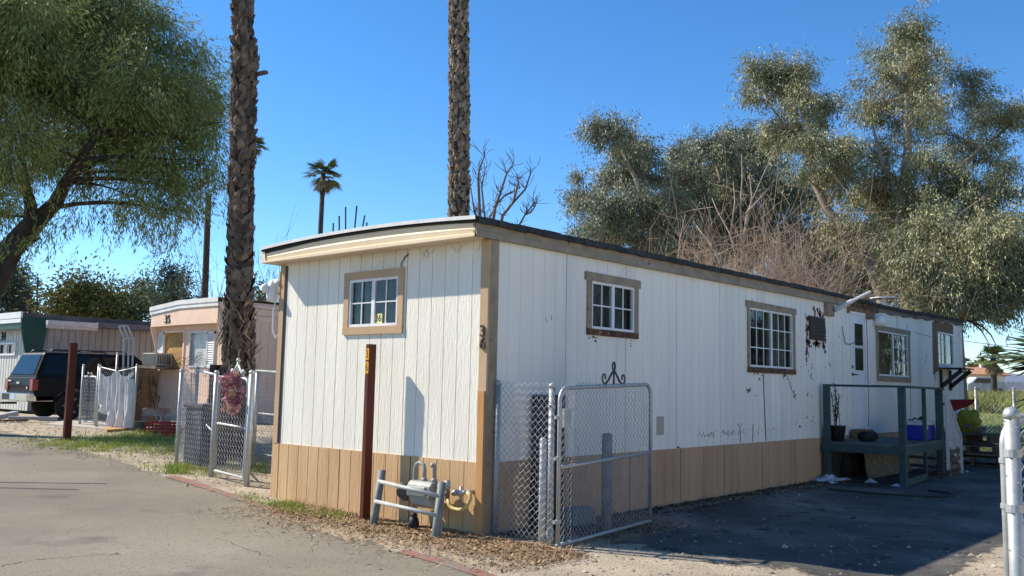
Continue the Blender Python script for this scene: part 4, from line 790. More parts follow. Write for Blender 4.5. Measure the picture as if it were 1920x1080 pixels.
b = MB(); b.box((kx-.03, ky, z0-.05), (kx-.005, yl, z0+.14)); b.box((kx, ky-.02, z0-.05), (kx+L35, ky-.002, z0+.2)); b.build('skirting', M('white_scalloped_skirt', (.66, .62, .56), (.4, .36, .32), 7, .8), th)
OV = .27; za = at(395, 597, 26.0)[2]; zb_ = ztop35
ar35 = lambda y: .13*min(1., max(0., (yl+.04-y)/1.7))
yv = list(np.linspace(ky-.04, yl+.04, 22))
b = MB(); b.grid(lambda v, y: (kx-OV, y, za-.12+.10*0+(zb_-.24-(za-.12))*v+ar35(y)*(.15+.85*v)), [0, 1], yv).grid(lambda x, y: (x, y, za-.12+ar35(y)*.15), [kx-OV, kx], yv); b.build('front_fascia', PEACHT, th)
b = MB(); b.grid(lambda v, y: (kx-OV-.03-.02*(v > .45), y, zb_-.24+.24*v+ar35(y)), [0, .42, .48, 1], yv).grid(lambda x, y: (x, y, zb_+ar35(y)), [kx-OV-.05, kx+1, kx+L35], yv); b.build('roof', M('white_roof_metal', (.78, .78, .76), (.68, .68, .66), 3, .5), th)
b = MB(); b.box((kx-OV, ky-.06, zb_-.10), (kx+L35, ky-.002, zb_)).box((kx-.1, ky-.05, zb_-.30), (kx+L35, ky-.002, zb_-.12)).box((kx, ky-.035, zb_-.46), (kx+L35, ky-.002, zb_-.32)); b.build('side_fascia', PEACHT, th)
for y, s in ((ky-.03, 1), (yl, 1)):
    b = MB(); b.prism([(kx, y, zb_-.05), (kx-OV, y, zb_-.05), (kx-OV, y, za-.12), (kx, y, fx(417, 668)[2])], (0, .04, 0)); b.build('cheek', PEACHT, th)
text('house_number', '35', lambda a, z, o: (kx-OV-.005-o, fx(331, 588)[1]-a+.55*0-.0, z), .34, .02, BROWN, th, cx=.0, cz=at(334, 588, 25.8)[2]).location = (0, 0, 0)
def flatwin(parent, name, W, mat, inset=.05, trimmat=PEACHT, tw=.07):
    b = MB(); a0, a1, zz0, zz1 = W; b.box((a0-tw, zz0-tw, 0), (a0, zz1+tw, .03), FP).box((a1, zz0-tw, 0), (a1+tw, zz1+tw, .03), FP).box((a0, zz0-tw, 0), (a1, zz0, .03), FP).box((a0, zz1, 0), (a1, zz1+tw, .03), FP); f = b.build('window', trimmat, parent)
    b = MB(); b.quad(FP(a0, zz0, -inset), FP(a1, zz0, -inset), FP(a1, zz1, -inset), FP(a0, zz1, -inset)); 
    for p, q in (((a0, zz0), (a1, zz0)), ((a1, zz0), (a1, zz1)), ((a1, zz1), (a0, zz1)), ((a0, zz1), (a0, zz0))): b.quad(FP(p[0], p[1], 0), FP(q[0], q[1], 0), FP(q[0], q[1], -inset), FP(p[0], p[1], -inset))
    b.build(name, mat, f); return f
flatwin(th, 'osb_board', WIN1, M('raw_osb_board', (.50, .30, .12), (.32, .18, .06), 9, .9, .3, 30), .02)
wf = flatwin(th, 'pane', WIN2, M('whitened_glass', (.55, .56, .55), (.28, .30, .31), 2.2, .25, spec=.5), .05, WFRAME, .04)
for a0, a1, zq0, zq1 in ((fx(308.5, 650)[1], fx(298, 650)[1], fx(303, 665)[2], fx(303, 624)[2]), (fx(404, 650)[1], fx(390, 650)[1], fx(396, 690)[2], fx(396, 622)[2])):
    b = MB(); b.box((a0, zq0, 0), (a0+.04, zq1, .05), FP).box((a1-.04, zq0, 0), (a1, zq1, .05), FP).box((a0, zq1-.05, 0), (a1, zq1, .05), FP).box((a0, zq0, 0), (a1, zq0+.05, .05), FP); n_ = 14
    for i in range(n_): zc = zq0+.06+(zq1-zq0-.12)*(i+.5)/n_; b.prism([FP(a0+.04, zc-.03, .04), FP(a0+.04, zc+.03, .01), FP(a1-.04, zc+.03, .01), FP(a1-.04, zc-.03, .04)], (-.008, 0, 0))
    b.build('shutter', WFRAME, th)
ya, yb = fx(322, 670)[1], fx(297, 670)[1]; zA, zB = fx(309, 686)[2], fx(309, 663)[2]
ac = thing('air_conditioner', 'old window air conditioner sticking out of the peach home over a plank shelf', 'air conditioner', (kx-.3, (ya+yb)/2, zA))
b = MB(); b.box((kx-.50, ya, zA), (kx+.02, yb, zB)); b.build('casing', M('beige_metal_casing', (.55, .52, .44), (.42, .40, .33), 6, .6), ac, bevel=.01)
b = MB(); b.box((kx-.512, ya+.04, zA+.03), (kx-.50, yb-.04, zB-.03)); b.build('grille', M('dark_grille', (.13, .15, .15), (.05, .06, .06), 18, .7), ac)
b = MB()
for i in range(6): b.box((kx-.44+i*.07, ya-.006, zA+.05), (kx-.40+i*.07, ya-.0005, zB-.05))
b.build('louvre', MATS['dark_grille'], ac)
b = MB(); b.box((kx-.68, ya-.35, zA-.05), (kx+.0-.06, yb+.45, zA-.005)); b.box((kx-.72, ya-.5, zA-.10), (kx-.1, yb+.2, zA-.051)); ob = tag(b.build('plank_shelf', MATS['grey_split_wood']), 'weathered plank shelf under the old air conditioner', 'shelf')
for dx, w_p in ((-.1, .10), (.12, .13)):
    b = MB(); q = gnd(291, 778); b.bar((kx-.75+dx*.4, yb+.15-dx*2.0, z0-.02), (kx-.45+dx*.3, yb-.05-dx*1.6, zA-.10), .06, w_p); tag(b.build('leaning_board', RAW if dx < 0 else BARE), 'orange pine board leaning under the plank shelf' if dx < 0 else 'dark brown board leaning under the plank shelf', 'board')
b = MB(); g = random.Random(2)
for k_ in range(3):
    P = [np.array(FP(yl-.2-.1*k_, fx(300, 636)[2]-.1*k_, .1))]; 
    P = [np.array(FP(yl+(ky+.5-yl)*t, fx(330, 655)[2]-.30*math.sin(math.pi*t)-.08*k_+.05*math.sin(t*40), .12+.05*math.sin(t*33+k_))) for t in np.linspace(0, .85, 40)]; b.tube(P, .008, 4)
tag(b.build('string_lights', BLK), 'dark tangled string lights sagging across the front of the peach home', 'string lights')
b = MB(); xx_ = kx+7.2; b.box((xx_, ky-.5, zb_-.62), (xx_+1.0, ky-.01, zb_-.56)).tube([(xx_, ky-.45, zb_-.65), (xx_, ky-.2, zb_-.95), (xx_, ky-.02, zb_-.75)], .03, 6).box((xx_+.1, ky-.08, zb_-1.5), (xx_+.9, ky-.005, zb_-.95)); b.build('window_awning', MATS['beige_metal_casing'], th)
# ================================================================ GREEN AND WHITE MOBILE HOME 34
J0 = at(56, 700, 32.5); jx, jy = J0[0], J0[1]; z4 = float(zg(jx, jy)); zr = at(57, 588, 32.5)[2]
t4 = thing('mobile_home', 'white ribbed mobile home with dark green trim and number 34', 'mobile home', (jx, jy, z4))
zw = at(57, 612, 32.5)[2]
b = MB(); siding(b, lambda a, z, o: (a, jy-o, z), jx, jx+17, z4+.1, zr-.15, [], seam0=jx, step=.22, gw=.06, gd=.02, seam_every=999); b.build('side_wall', GREYS, t4)
jl = jy+3.6; jf = lambda px, py: onx(px, py, jx); FJ = lambda a, z, o: (jx-o, a, z)
W5 = (jf(29, 655)[1], jf(1, 655)[1], jf(15, 663)[2], jf(15, 646)[2])
b = MB(); siding(b, FJ, jy, jl, z4+.1, zr-.1, [W5], seam0=jy, step=.22, gw=.05, gd=.015, seam_every=999); b.box((jx+.05, jl-.05, z4), (jx+17, jl, zr-.2)); b.build('front_wall', M('off_white_ribbed_metal', (.62, .62, .58), (.52, .52, .48), 3, .6), t4)
b = MB(); b.box((jx-.36, jy-.07, zr-.12), (jx+17.1, jl+.1, zr)); b.build('roof', DARKROOF, t4)
b = MB(); b.box((jx-.42, jy-.05, zr-.30), (jx-.361, jl+.1, zr-.17)).box((jx-.43, jy-.06, zr-.16), (jx-.365, jl+.1, zr+.04)); b.build('front_fascia', WFRAME, t4)
b = MB(); b.prism([(jx-.40, jy-.05, zr-.13), (jx+.45, jy-.05, zr-.13), (jx+.2, jy-.05, z4+1.0), (jx+.0, jy-.05, z4+1.0), (jx-.36, jy-.05, zr-.6)], (0, .045, 0)).box((jx-.38, jy, zr-.5), (jx-.33, jl, zr-.301)); b.build('cheek', GREEN, t4)
b = MB(); b.box((jx+.4, jy-.10, zr-.30), (jx+17, jy-.005, zr-.121)); b.build('side_fascia', DARKROOF, t4)
b = MB(); xA = ony(86, 606, jy-.4)[0]; xB = ony(181, 606, jy-.4)[0]; b.box((xA, jy-.55, zr-.36), (xB, jy-.40, zr-.20)).tube([(xA, jy-.47, zr-.40), (xB, jy-.47, zr-.40)], .06, 8); b.build('rolled_awning', M('white_awning_tube', (.62, .60, .58), (.5, .48, .47), 4, .5), t4)
b = MB(); b.box((xB+.02, jy-.5, zr-.34), (jx+17, jy-.11, zr-.16)); b.build('awning_rail', M('dark_grey_awning', (.12, .125, .14), (.09, .095, .11), 3, .6), t4)
xv = ony(110, 648, jy)[0]; xv2 = ony(127, 648, jy)[0]; zv0, zv1 = ony(118, 656, jy)[2], ony(118, 639, jy)[2]; b = MB(); b.box((xv, jy-.03, zv0), (xv2, jy-.002, zv1)); b.build('hatch', GREYS, t4, bevel=.01)
b = MB(); a0, a1, q0, q1 = W5; b.box((a0-.08, q0-.06, 0), (a1+.08, q0, .05), FJ).box((a0-.08, q1, 0), (a1+.08, q1+.06, .05), FJ).box((a0-.08, q0, 0), (a0, q1, .05), FJ).box((a1, q0, 0), (a1+.08, q1, .05), FJ).box(((a0+a1)/2-.03, q0, 0), ((a0+a1)/2+.03, q1, .05), FJ); f4 = b.build('window', WFRAME, t4)
b = MB(); b.quad(FJ(a0, q0, -.02), FJ(a1, q0, -.02), FJ(a1, q1, -.02), FJ(a0, q1, -.02)); b.build('pane', M('dark_pane', (.03, .035, .035), None, rough=.15, spec=.5), f4)
text('house_number', '34', lambda a, z, o: (jx-.012-o, jf(7, 632)[1]-a, z), .42, .02, M('dark_green_numeral', (.01, .05, .04)), t4, cz=jf(7, 632)[2])
# ================================================================ BLACK CAR
S0 = at(62, 740, 28.0); S0[2] = float(zg(S0[0], S0[1])); sv = thing('parked_car', 'black full size sport utility car parked between the two far mobile homes', 'car', S0)
CP = M('black_car_paint', (.007, .0075, .009), (.012, .0125, .015), 3, .45, spec=.12); CG = M('dark_tinted_glass', (.008, .01, .012), None, rough=.08, spec=.25); CH = M('chrome', (.6, .6, .6), (.5, .5, .5), 5, .2, metal=.9); TY = M('tyre_rubber', (.02, .02, .02), None, rough=.9); RL = M('red_tail_lamp', (.28, .008, .008), (.2, .006, .006), 8, .25, spec=.5)
def cs(x, y, z): return (S0[0]+x, S0[1]+y, S0[2]+z)
def arc(cx, r, n=9): return [(cx-r*math.cos(a), .42+r*math.sin(a)) for a in np.linspace(.15, math.pi-.15, n)]
prof = [(.06, .48)]+arc(1.05, .46)+arc(4.05, .46)+[(5.05, .46), (5.12, .75), (5.02, 1.08), (3.85, 1.18), (.03, 1.18), (-.02, .95)]
b = MB(); b.prism([cs(x, 0, z) for x, z in prof][::-1], (0, 1.95, 0)); b.build('body', CP, sv, bevel=.04)
b = MB(); lo_ = [(.03, 1.18), (3.85, 1.18)]; hi_ = [(.30, 1.88), (2.9, 1.90)]
Vc = [cs(.03, .03, 1.17), cs(3.85, .03, 1.17), cs(3.85, 1.92, 1.17), cs(.03, 1.92, 1.17), cs(.30, .20, 1.87), cs(2.9, .20, 1.88), cs(2.9, 1.75, 1.88), cs(.30, 1.75, 1.87)]
b.add(Vc, [(4, 5, 6, 7), (0, 1, 5, 4), (1, 2, 6, 5), (2, 3, 7, 6), (3, 0, 4, 7)]); b.build('cabin', CP, sv, bevel=.07)
def bil(c00, c10, c11, c01, u, v): return (np.array(c00)*(1-u)+np.array(c10)*u)*(1-v)+(np.array(c01)*(1-u)+np.array(c11)*u)*v
def pane(a, bb, c, d, u0, u1, v0, v1, nrm, mat, name, parent, th=.012):
    b = MB(); n = np.array(nrm)*th; P = [bil(a, bb, c, d, u, v)+n for u, v in ((u0, v0), (u1, v0), (u1, v1), (u0, v1))]; b.prism(P, np.array(nrm)*.004); return b.build(name, mat, parent)
pane(Vc[3], Vc[0], Vc[4], Vc[7], .07, .93, .10, .88, (-.93, 0, .36), CG, 'rear_window', sv)
for u0, u1 in ((.04, .28), (.31, .55), (.58, .80)): pane(Vc[0], Vc[1], Vc[5], Vc[4], u0, u1, .10, .85, (0, -.97, .24), CG, 'side_window', sv)
b = MB(); b.box(cs(-.16, .02, .50), cs(.05, 1.93, .72)).box(cs(-.05, .0, .50), cs(.55, .03, .66)); b.build('rear_bumper', CH, sv, bevel=.03)
b = MB(); b.box(cs(-.165, .80, .55), cs(-.16, 1.15, .69)); b.build('number_plate', M('white_plate', (.7, .72, .75), (.3, .35, .5), 30, .5), sv)
b = MB(); b.box(cs(-.15, 1.20, .53), cs(-.161, 1.75, .70)); b.build('bumper_step', BLK, sv)
for y in (-.012, 1.72): b = MB(); b.box(cs(-.035, y, .80), cs(.12, y+.22, 1.12)); b.build('tail_lamp', RL, sv, bevel=.02)
b = MB(); b.box(cs(-.04, .9, .98), cs(-.02, 1.1, 1.03)).box(cs(-.035, 1.5, 1.04), cs(-.02, 1.75, 1.08)).box(cs(-.035, .34, .84), cs(-.02, .42, .90)); b.build('badge', CH, sv)
b = MB()
for y in (.32, 1.62): b.tube([cs(.5, y, 1.90), cs(.55, y, 1.95), cs(2.6, y, 1.97), cs(2.7, y, 1.90)], .02, 8)
for x in (.9, 1.9): b.tube([cs(x, .32, 1.955), cs(x, 1.62, 1.955)], .018, 8)
b.build('roof_rack', M('dark_rack', (.05, .05, .05), None, rough=.4), sv)
for wx in (1.05, 4.05):
    for wy, sgn in ((.02, -1), (1.93, 1)):
        c_ = cs(wx, wy, .39); b = MB(); b.lathe(c_, [(.25, -.22), (.36, -.22), (.39, -.18), (.39, -.03), (.36, 0), (.25, 0)], 28, (0, sgn, 0)); w = b.build('wheel', TY, sv, True)
        b = MB(); b.lathe(c_, [(.25, -.10), (.25, .0), (.235, .0), (.22, -.05), (.06, -.05), (.06, .01), (.02, .012)], 24, (0, sgn, 0))
        for k_ in range(6): a = k_*math.pi/3; d = np.array([math.cos(a), 0, math.sin(a)]); b.bar(np.array(c_)+d*.05+[0, -sgn*.02, 0], np.array(c_)+d*.24+[0, -sgn*.012, 0], .055, .03, (0, 1, 0))
        b.build('rim', M('alloy_rim', (.20, .205, .21), (.12, .12, .12), 8, .35, metal=.5), w)
b = MB(); b.box(cs(3.1, -.16, 1.14), cs(3.3, .02, 1.32)); b.build('wing_mirror', CP, sv, bevel=.03)
b = MB(); b.box(cs(-.5, .8, .42), cs(-.1, .9, .48)); b.build('tow_hitch', BLK, sv)
q = gnd(15, 792); b = MB(); b.tube([q+[0, 0, .12], q+[1.1, -.3, .1]], .04, 8); b.bar(q+[-.6, .1, .05], q+[.3, .3, .22], .2, .12); tag(b.build('scrap_metal', GALV), 'pale metal scrap lying behind the black car', 'scrap')
q = gnd(24, 790); b = MB(); b.box(q+[-.35, -.1, 0], q+[.35, .1, .05]); tag(b.build('loose_board', BARE), 'dark brown board lying on the gravel behind the black car', 'board')
# ================================================================ FAR LEFT FENCES
H0, H1 = gnd(148, 797), gnd(176, 800); gf = thing('side_gate', 'small chain link side gate beside the black car', 'gate', (H0+H1)/2)
dh = (H1-H0); wl = np.linalg.norm(dh[:2]); du2 = dh/wl; hg = hpix(H0, 153, 706)
b = MB(); z1 = hg; rr = .12; P = [H0+[0, 0, .1], H0+[0, 0, z1-rr]]+[H0+du2*rr*(1-math.cos(a))+np.array([0, 0, z1-rr+rr*math.sin(a)]) for a in np.linspace(.2, 1.57, 5)]+[H0+du2*(wl-rr*(1-math.cos(a)))+np.array([0, 0, z1-rr+rr*math.sin(a)]) for a in np.linspace(1.57, .2, 5)]+[H1+[0, 0, z1-rr], H1+[0, 0, .1], H0+[0, 0, .1]]
b.tube(P, .025, 8); b.build('frame', M('dull_steel_tube', (.42, .42, .40), (.3, .3, .29), 9, .5, metal=.4), gf, True)
Vv, Ff = chain(H0+[0, 0, .1], du2*[1, 1, 0], wl, hg-.1, r=.004, seed=12, c=.085); raw('wire_mesh', Vv, Ff, WIRE, gf)
for k_, (px, yb_, yt, lab) in enumerate(((149, 798, 684, ''), (178, 801, 684, ''))):
    q = gnd(px, yb_); post_mesh('post', q, hpix(q, px+3, yt), .03, gf)
b = MB(); q = H0+(H1-H0)*.5; b.tube([q+du2*-.2+[0, 0, hg], q+du2*-.1+[0, 0, hg+.1], q+[0, 0, hg+.06], q+du2*.1+[0, 0, hg+.1], q+du2*.2+[0, 0, hg]], .015, 6); b.build('finial', GALV, gf)
N0, N1, N2 = gnd(181, 803), gnd(249, 808), gnd(286, 800)
ff = thing('chain_link_fence', 'chain link fence hung with a torn white tarpaulin', 'fence', (N0+N1)/2); hn0 = hpix(N0, 182, 688); hn1 = hpix(N1, 250, 688)
for q, px, yt in ((N0, 182, 686), (N0+(N1-N0)*.45, 213, 662), (N1, 250, 684)): post_mesh('post', q, hpix(q, px, yt), .025, ff)
b = MB(); b.tube([N0+[0, 0, hn0], N0+(N1-N0)*.5+[0, 0, hn0-.1], N1+[0, 0, hn1]], .015, 6); b.build('rail', GALV, ff)
dn = N1-N0; wn_ = np.linalg.norm(dn[:2]); Vv, Ff = chain(N0+[0, 0, .05], dn*[1, 1, 0], wn_, hn0-.05, r=.0032, seed=14, sag=.02, c=.08); raw('wire_mesh', Vv, Ff, WIRE, ff)
TP = M('white_tarpaulin', (.66, .67, .66), (.52, .53, .53), 5, .6, .3, 10)
b = MB(); nn = np.cross(dn/np.linalg.norm(dn), [0, 0, 1.]); 
def tarp(u, v):
    topz = hn0-.03-.28*math.sin(math.pi*min(1, max(0, u*1.9)))*.7-.18*math.sin(math.pi*max(0, min(1, (u-.5)*2)))
    botz = .06+(.55*(1-u*2.0) if u < .5 else 0); u2 = u+(.06*math.sin(v*3))*(1-v)
    P = N0+dn*min(.99, max(0, u2)); return P+np.array([0, 0, botz+(topz-botz)*v])-nn*(-.05+.07*math.sin(u*26+2.5*v+math.sin(v*5))*(1.15-v)+.03*math.sin(u*55))
b.grid(tarp, list(np.linspace(.02, .98, 56)), list(np.linspace(0, 1, 26))); tag(b.build('tarpaulin', TP, smooth=True), 'torn crumpled white tarpaulin draped along the chain link fence', 'tarpaulin')
bf2 = thing('brown_mesh_fence', 'brown wire mesh fence panel with dried vines beside the peach home', 'fence', (N1+N2)/2); d2 = N2-N1
BRW = M('rusty_brown_wire', (.22, .13, .065), (.14, .08, .04), 8, .9); w2 = np.linalg.norm(d2[:2])
A = []; B2_ = []
for i in range(23): q = N1+d2*i/22; A.append(q+[0, 0, .02]); B2_.append(q+[0, 0, hn1-.02])
for j in range(26): z = .04+(hn1-.06)*j/25; A.append(N1+[0, 0, z]); B2_.append(N2+[0, 0, z])
Vv, Ff = sticks(A, B2_, .012, .012, 4); raw('wire_mesh', Vv, Ff, BRW, bf2)
b = MB(); b.tube([N2-[0, 0, .1], N2+[0, 0, hn1]], .04, 8); b.build('post', BARE, bf2)
b = MB(); g = random.Random(8)
for _ in range(14):
    q = N1+d2*g.uniform(0, 1)+[0, 0, hn1-g.uniform(0, .3)]; P = [q]
    for _ in range(6): q = q+np.array([g.gauss(0, .05), g.gauss(0, .05), -g.uniform(.05, .25)]); P.append(q)
    b.tube(P, .02, 4)
b.build('dried_vine', ROT, bf2)
tq = lambda px, py, D=23.3: at(px, py, D)
lr = thing('ladder_rack', 'pale metal ladder rack frame standing behind the tarpaulin fence', 'rack', gnd(240, 800)); b = MB()
for (A_, B_) in (((231, 690), (232, 634)), ((248, 688), (250, 634)), ((240, 690), (241, 634)), ((232, 634), (250, 635)), ((232, 634), (223, 611)), ((250, 635), (239, 611)), ((241, 634), (231, 611)), ((223, 611), (239, 611))): b.tube([tq(*A_), tq(*B_)], .025, 6)
b.tube([tq(231, 690), tq(231, 806)], .03, 6).tube([tq(248, 690), tq(248, 806)], .03, 6); b.build('frame', M('pale_aluminium', (.5, .5, .5), (.4, .4, .4), 9, .5), lr)
q0, q1 = gnd(270, 818), gnd(326, 820); cr = thing('red_crate', 'red plastic crate on the grass beside the peach home', 'crate', (q0+q1)/2); RC = M('red_crate_plastic', (.30, .02, .02), (.22, .012, .014), 5, .5)
def crate(q0, q1, dep, h, parent, mat):
    d = (q1-q0)*[1, 1, 0]; L_ = np.linalg.norm(d); u = d/L_; n = np.array([u[1], -u[0], 0]); n = n if n[1] > 0 else -n
    mp = lambda a, o, z: q0+u*a+n*o+np.array([0, 0, z]); b = MB()
    for o in (0, dep): 
        for z in (0, h*.22, h*.44, h*.66, h*.88): b.box((0, o, z), (L_, o+.015, z+h*.12), mp)
        for i in range(9): b.box((i*(L_-.03)/8, o+.001, 0), (i*(L_-.03)/8+.03, o+.014, h), mp)
    for a in (0, L_-.015):
        for z in (0, h*.22, h*.44, h*.66, h*.88): b.box((a, 0, z), (a+.015, dep, z+h*.12), mp)
    b.box((0, 0, .005), (L_, dep, .02), mp); b.build('basket', mat, parent)
crate(q0, q1, .38, .30, cr, RC)
q = gnd(262, 811); b = MB(); b.lathe(q, [(.10, 0), (.13, .24), (.14, .25), (.12, .25)], 14); tag(b.build('bucket', M('dark_teal_bucket', (.02, .04, .045), None, rough=.6), smooth=True), 'small dark bucket between the plank and the red crate', 'bucket')
q0, q1 = gnd(268, 806), gnd(338, 806); b = MB(); b.prism([q0+[0, .3, .32], q1+[0, .3, .30], q1+[0, .3, .50], q0+[.2, .3, .50], q0+[-.05, .3, .42]], (0, .05, 0)); tag(b.build('broken_board', M('flaking_white_board', (.50, .46, .40), (.22, .10, .06), 3, .8)), 'broken white and brown board propped behind the red crate', 'board')
b = MB()
for px in (280, 325): q = gnd(px, 806)+[0, .33, 0]; b.box(q+[-.1, 0, -.02], q+[.1, .12, .34])
tag(b.build('block_stack', MATS['grey_block']), 'grey blocks holding up the broken board', 'blocks')
# ================================================================ VEGETATION
def unit(n): d = rng.normal(size=(n, 3)); return d/np.linalg.norm(d, axis=1, keepdims=True)
def leafcloud(C_, D_, L_, W_, jitter=.5):
    """diamond leaves at centres C_, pointing along D_ (made unit), length L_, width W_"""
    n = len(C_); D_ = D_+unit(n)*jitter; D_ /= np.linalg.norm(D_, axis=1, keepdims=True); S = np.cross(D_, unit(n)); S /= np.linalg.norm(S, axis=1, keepdims=True)+1e-9
    l = (L_*rng.uniform(.6, 1.3, n))[:, None]; w = (W_*rng.uniform(.7, 1.2, n))[:, None]
    V = np.stack([C_, C_+D_*l*.5+S*w*.5, C_+D_*l, C_+D_*l*.5-S*w*.5], 1).reshape(-1, 3); return V, np.arange(4*n).reshape(-1, 4)
def crown_pts(clumps, D, nsub, nleaf, rsub, flat=.8, depth=.8, droop=.6, dens=1.):
    """clumps: (px, py, r_px[, dD]); returns leaf centres, directions, and clump centres"""
    Cs, Ds, CC = [], [], []
    for cl in clumps:
        px, py, rp = cl[:3]; dD = cl[3] if len(cl) > 3 else rng.uniform(-1, 1)*depth*3
        c = at(px, py, D+dD); r = rp/FPX*np.linalg.norm(c-CAM); CC.append((c, r)); ns = max(3, int(nsub*3.4*(r**2)*dens*rng.uniform(.35, 1.6)))
        u = unit(ns)*(rng.uniform(.15, 1, (ns, 1))**.45)*r*rng.lognormal(-.04, .26, (ns, 1))*np.array([1, 1, flat]); sc = c+u
        for q, uu in zip(sc, u):
            m = int(nleaf*3.0*rng.uniform(.3, 1.6)); e = uu/(np.linalg.norm(uu)+1e-6)*.7+rng.normal(size=3)*.55+np.array([0, 0, -.35*droop]); e /= np.linalg.norm(e)
            o = rng.normal(size=(m, 3))*rsub*.62+e*(rng.normal(size=(m, 1))*rsub*1.7); Cs.append(q+o)
            d = e*.7+o/rsub*.12; d = d+np.array([0, 0, -droop]); Ds.append(d)
    return np.concatenate(Cs), np.concatenate(Ds), CC
def limbs(parent, name, nodes, CC, mat, r0, seed=0, twig=.012, per=1.):
    """nodes: list of (polyline points, radii); then a limb from the nearest node point to each clump with side twigs"""
    g = random.Random(seed); b = MB(); pts = []
    for P, R in nodes:
        P = [np.array(p, float) for p in P]; b.tube(P, R, 9)
        for i in range(len(P)-1):
            for t in np.linspace(0, 1, 6): pts.append((P[i]+(P[i+1]-P[i])*t, R[i]+(R[i+1]-R[i])*t))
    A, B_, ra, rb = [], [], [], []
    for c, r in CC:
        if g.random() > per: continue
        cand = [(np.linalg.norm((c-p)*[1, 1, 1.0])+(3. if p[2] > c[2]-.1*r else 0), p, q) for p, q in pts[4:]]; _, p, q = min(cand, key=lambda t: t[0])
        rr0 = min(q*.55, .012+.018*np.linalg.norm(c-p)); mid = p+(c-p)*.5+np.array([g.gauss(0, .12), g.gauss(0, .12), .10*np.linalg.norm(c-p)]); P = [p]
        for t in (.25, .5, .75, 1.): P.append((1-t)**2*p+2*t*(1-t)*mid+t*t*c)
        for i in range(4): A.append(P[i]); B_.append(P[i+1]); ra.append(rr0*(1-i*.2)); rb.append(rr0*(1-(i+1)*.2))
        for _ in range(int(8+r*8)):
            s = P[g.choice([2, 3, 4])]; e = c+np.array([g.gauss(0, .5), g.gauss(0, .5), g.gauss(0, .45)])*r*1.1; m = (s+e)/2+np.array([0, 0, .1*r])
            A += [s, m]; B_ += [m, e]; ra += [twig, twig*.7]; rb += [twig*.7, twig*.35]
    if A:
        V, F = sticks(A, B_, ra, rb, 4); b.add(V, F.tolist())
    return b.build(name, mat, parent, True)
BARKD = M('dark_bark', (.06, .045, .035), (.03, .022, .018), 8, .95, .8, 20, stretch=(1, 1, .3))
BARKG = M('pale_eucalyptus_bark', (.34, .28, .22), (.18, .14, .105), 3, .85, .3, 14, stretch=(1, 1, .3))
# --- big drooping tree on the left
LW = M('drooping_green_leaf', (.16, .21, .062), (.28, .30, .10), .7, .55, island=.5, trans=.3, spec=.25)
D1 = 22.
tr = thing('drooping_tree', 'large green tree with a leaning dark trunk and fine drooping foliage', 'tree', base(-120, D1))
g0 = base(-120, D1)
T = lambda px, py, dD=0: at(px, py, D1+dD)
trunk = [([g0-[0, 0, .2], T(-62, 620), T(-18, 535), T(18, 470), T(58, 425), T(80, 405)], [.38, .32, .28, .255, .23, .18]), ([T(58, 425), T(58, 385), T(48, 345, .5), T(40, 290, 1)], [.15, .13, .10, .06]), ([T(80, 405), T(105, 380), T(122, 345, -.4), T(150, 300, -.8), T(190, 240, -1)], [.18, .16, .13, .09, .05]), ([T(110, 370), T(140, 325, .4), T(190, 300, .8), T(250, 280, .8)], [.10, .08, .06, .04]), ([T(20, 475), T(50, 460), T(75, 445)], [.09, .06, .03])]
cl = [(50, 50, 90), (-60, 80, 110), (150, 40, 90), (250, 55, 80), (320, 105, 66), (365, 155, 52), (385, 205, 42), (390, 255, 40), (60, 160, 95), (-50, 220, 110), (165, 155, 90), (265, 170, 85), (335, 245, 66), (375, 310, 44), (15, 260, 75), (115, 270, 62), (225, 275, 70), (300, 330, 58), (350, 360, 42), (275, 385, 36), (325, 395, 34), (240, 365, 34), (5, 330, 50), (-20, 410, 50), (165, 335, 34), (70, 300, 40), (200, 220, 80), (100, 100, 90), (230, 110, 85), (310, 190, 70), (0, 140, 90), (290, 280, 60), (-10, 20, 90), (90, -10, 90), (200, -10, 80), (-100, 330, 90), (360, 260, 40), (400, 330, 24), (405, 230, 22)]
C_, Dv, CC = crown_pts(cl, D1, 20, 28, .19, depth=.75, droop=.65)
V, F = leafcloud(C_, Dv, .135, .024, .45); raw('foliage', V, F, LW, tr)
# hanging sprays
C2, D2 = [], []
for px, py, n_, sp in ((250, 425, 26, 34), (285, 430, 26, 30), (320, 415, 20, 26), (225, 405, 14, 20), (300, 450, 14, 22), (110, 415, 16, 34), (60, 440, 18, 34), (100, 455, 14, 30), (30, 455, 14, 24), (150, 420, 9, 20), (130, 370, 12, 24), (395, 330, 16, 22), (400, 190, 22, 30), (410, 130, 14, 26), (370, 90, 16, 30), (300, 40, 18, 40), (395, 380, 10, 18)):
    for _ in range(n_):
        q = T(px+random.gauss(0, sp), py+random.gauss(0, sp*.6), random.uniform(-1.5, 1.5)); dr = np.array([random.gauss(0, .5), random.gauss(0, .5), -.9 if py > 300 else .1]); dr /= np.linalg.norm(dr); L_ = random.uniform(.3, .7)
        k_ = 16; C2.append(q+dr*np.linspace(-L_/2, L_/2, k_)[:, None]+rng.normal(size=(k_, 3))*.02); D2.append(np.tile(dr*.7+[0, 0, -.3], (k_, 1)))
C2 = np.concatenate(C2); V, F = leafcloud(C2, np.concatenate(D2), .15, .022, .5); raw('hanging_foliage', V, F, LW, tr)
limbs(tr, 'trunk', trunk, CC, BARKD, .3, 3, .010)
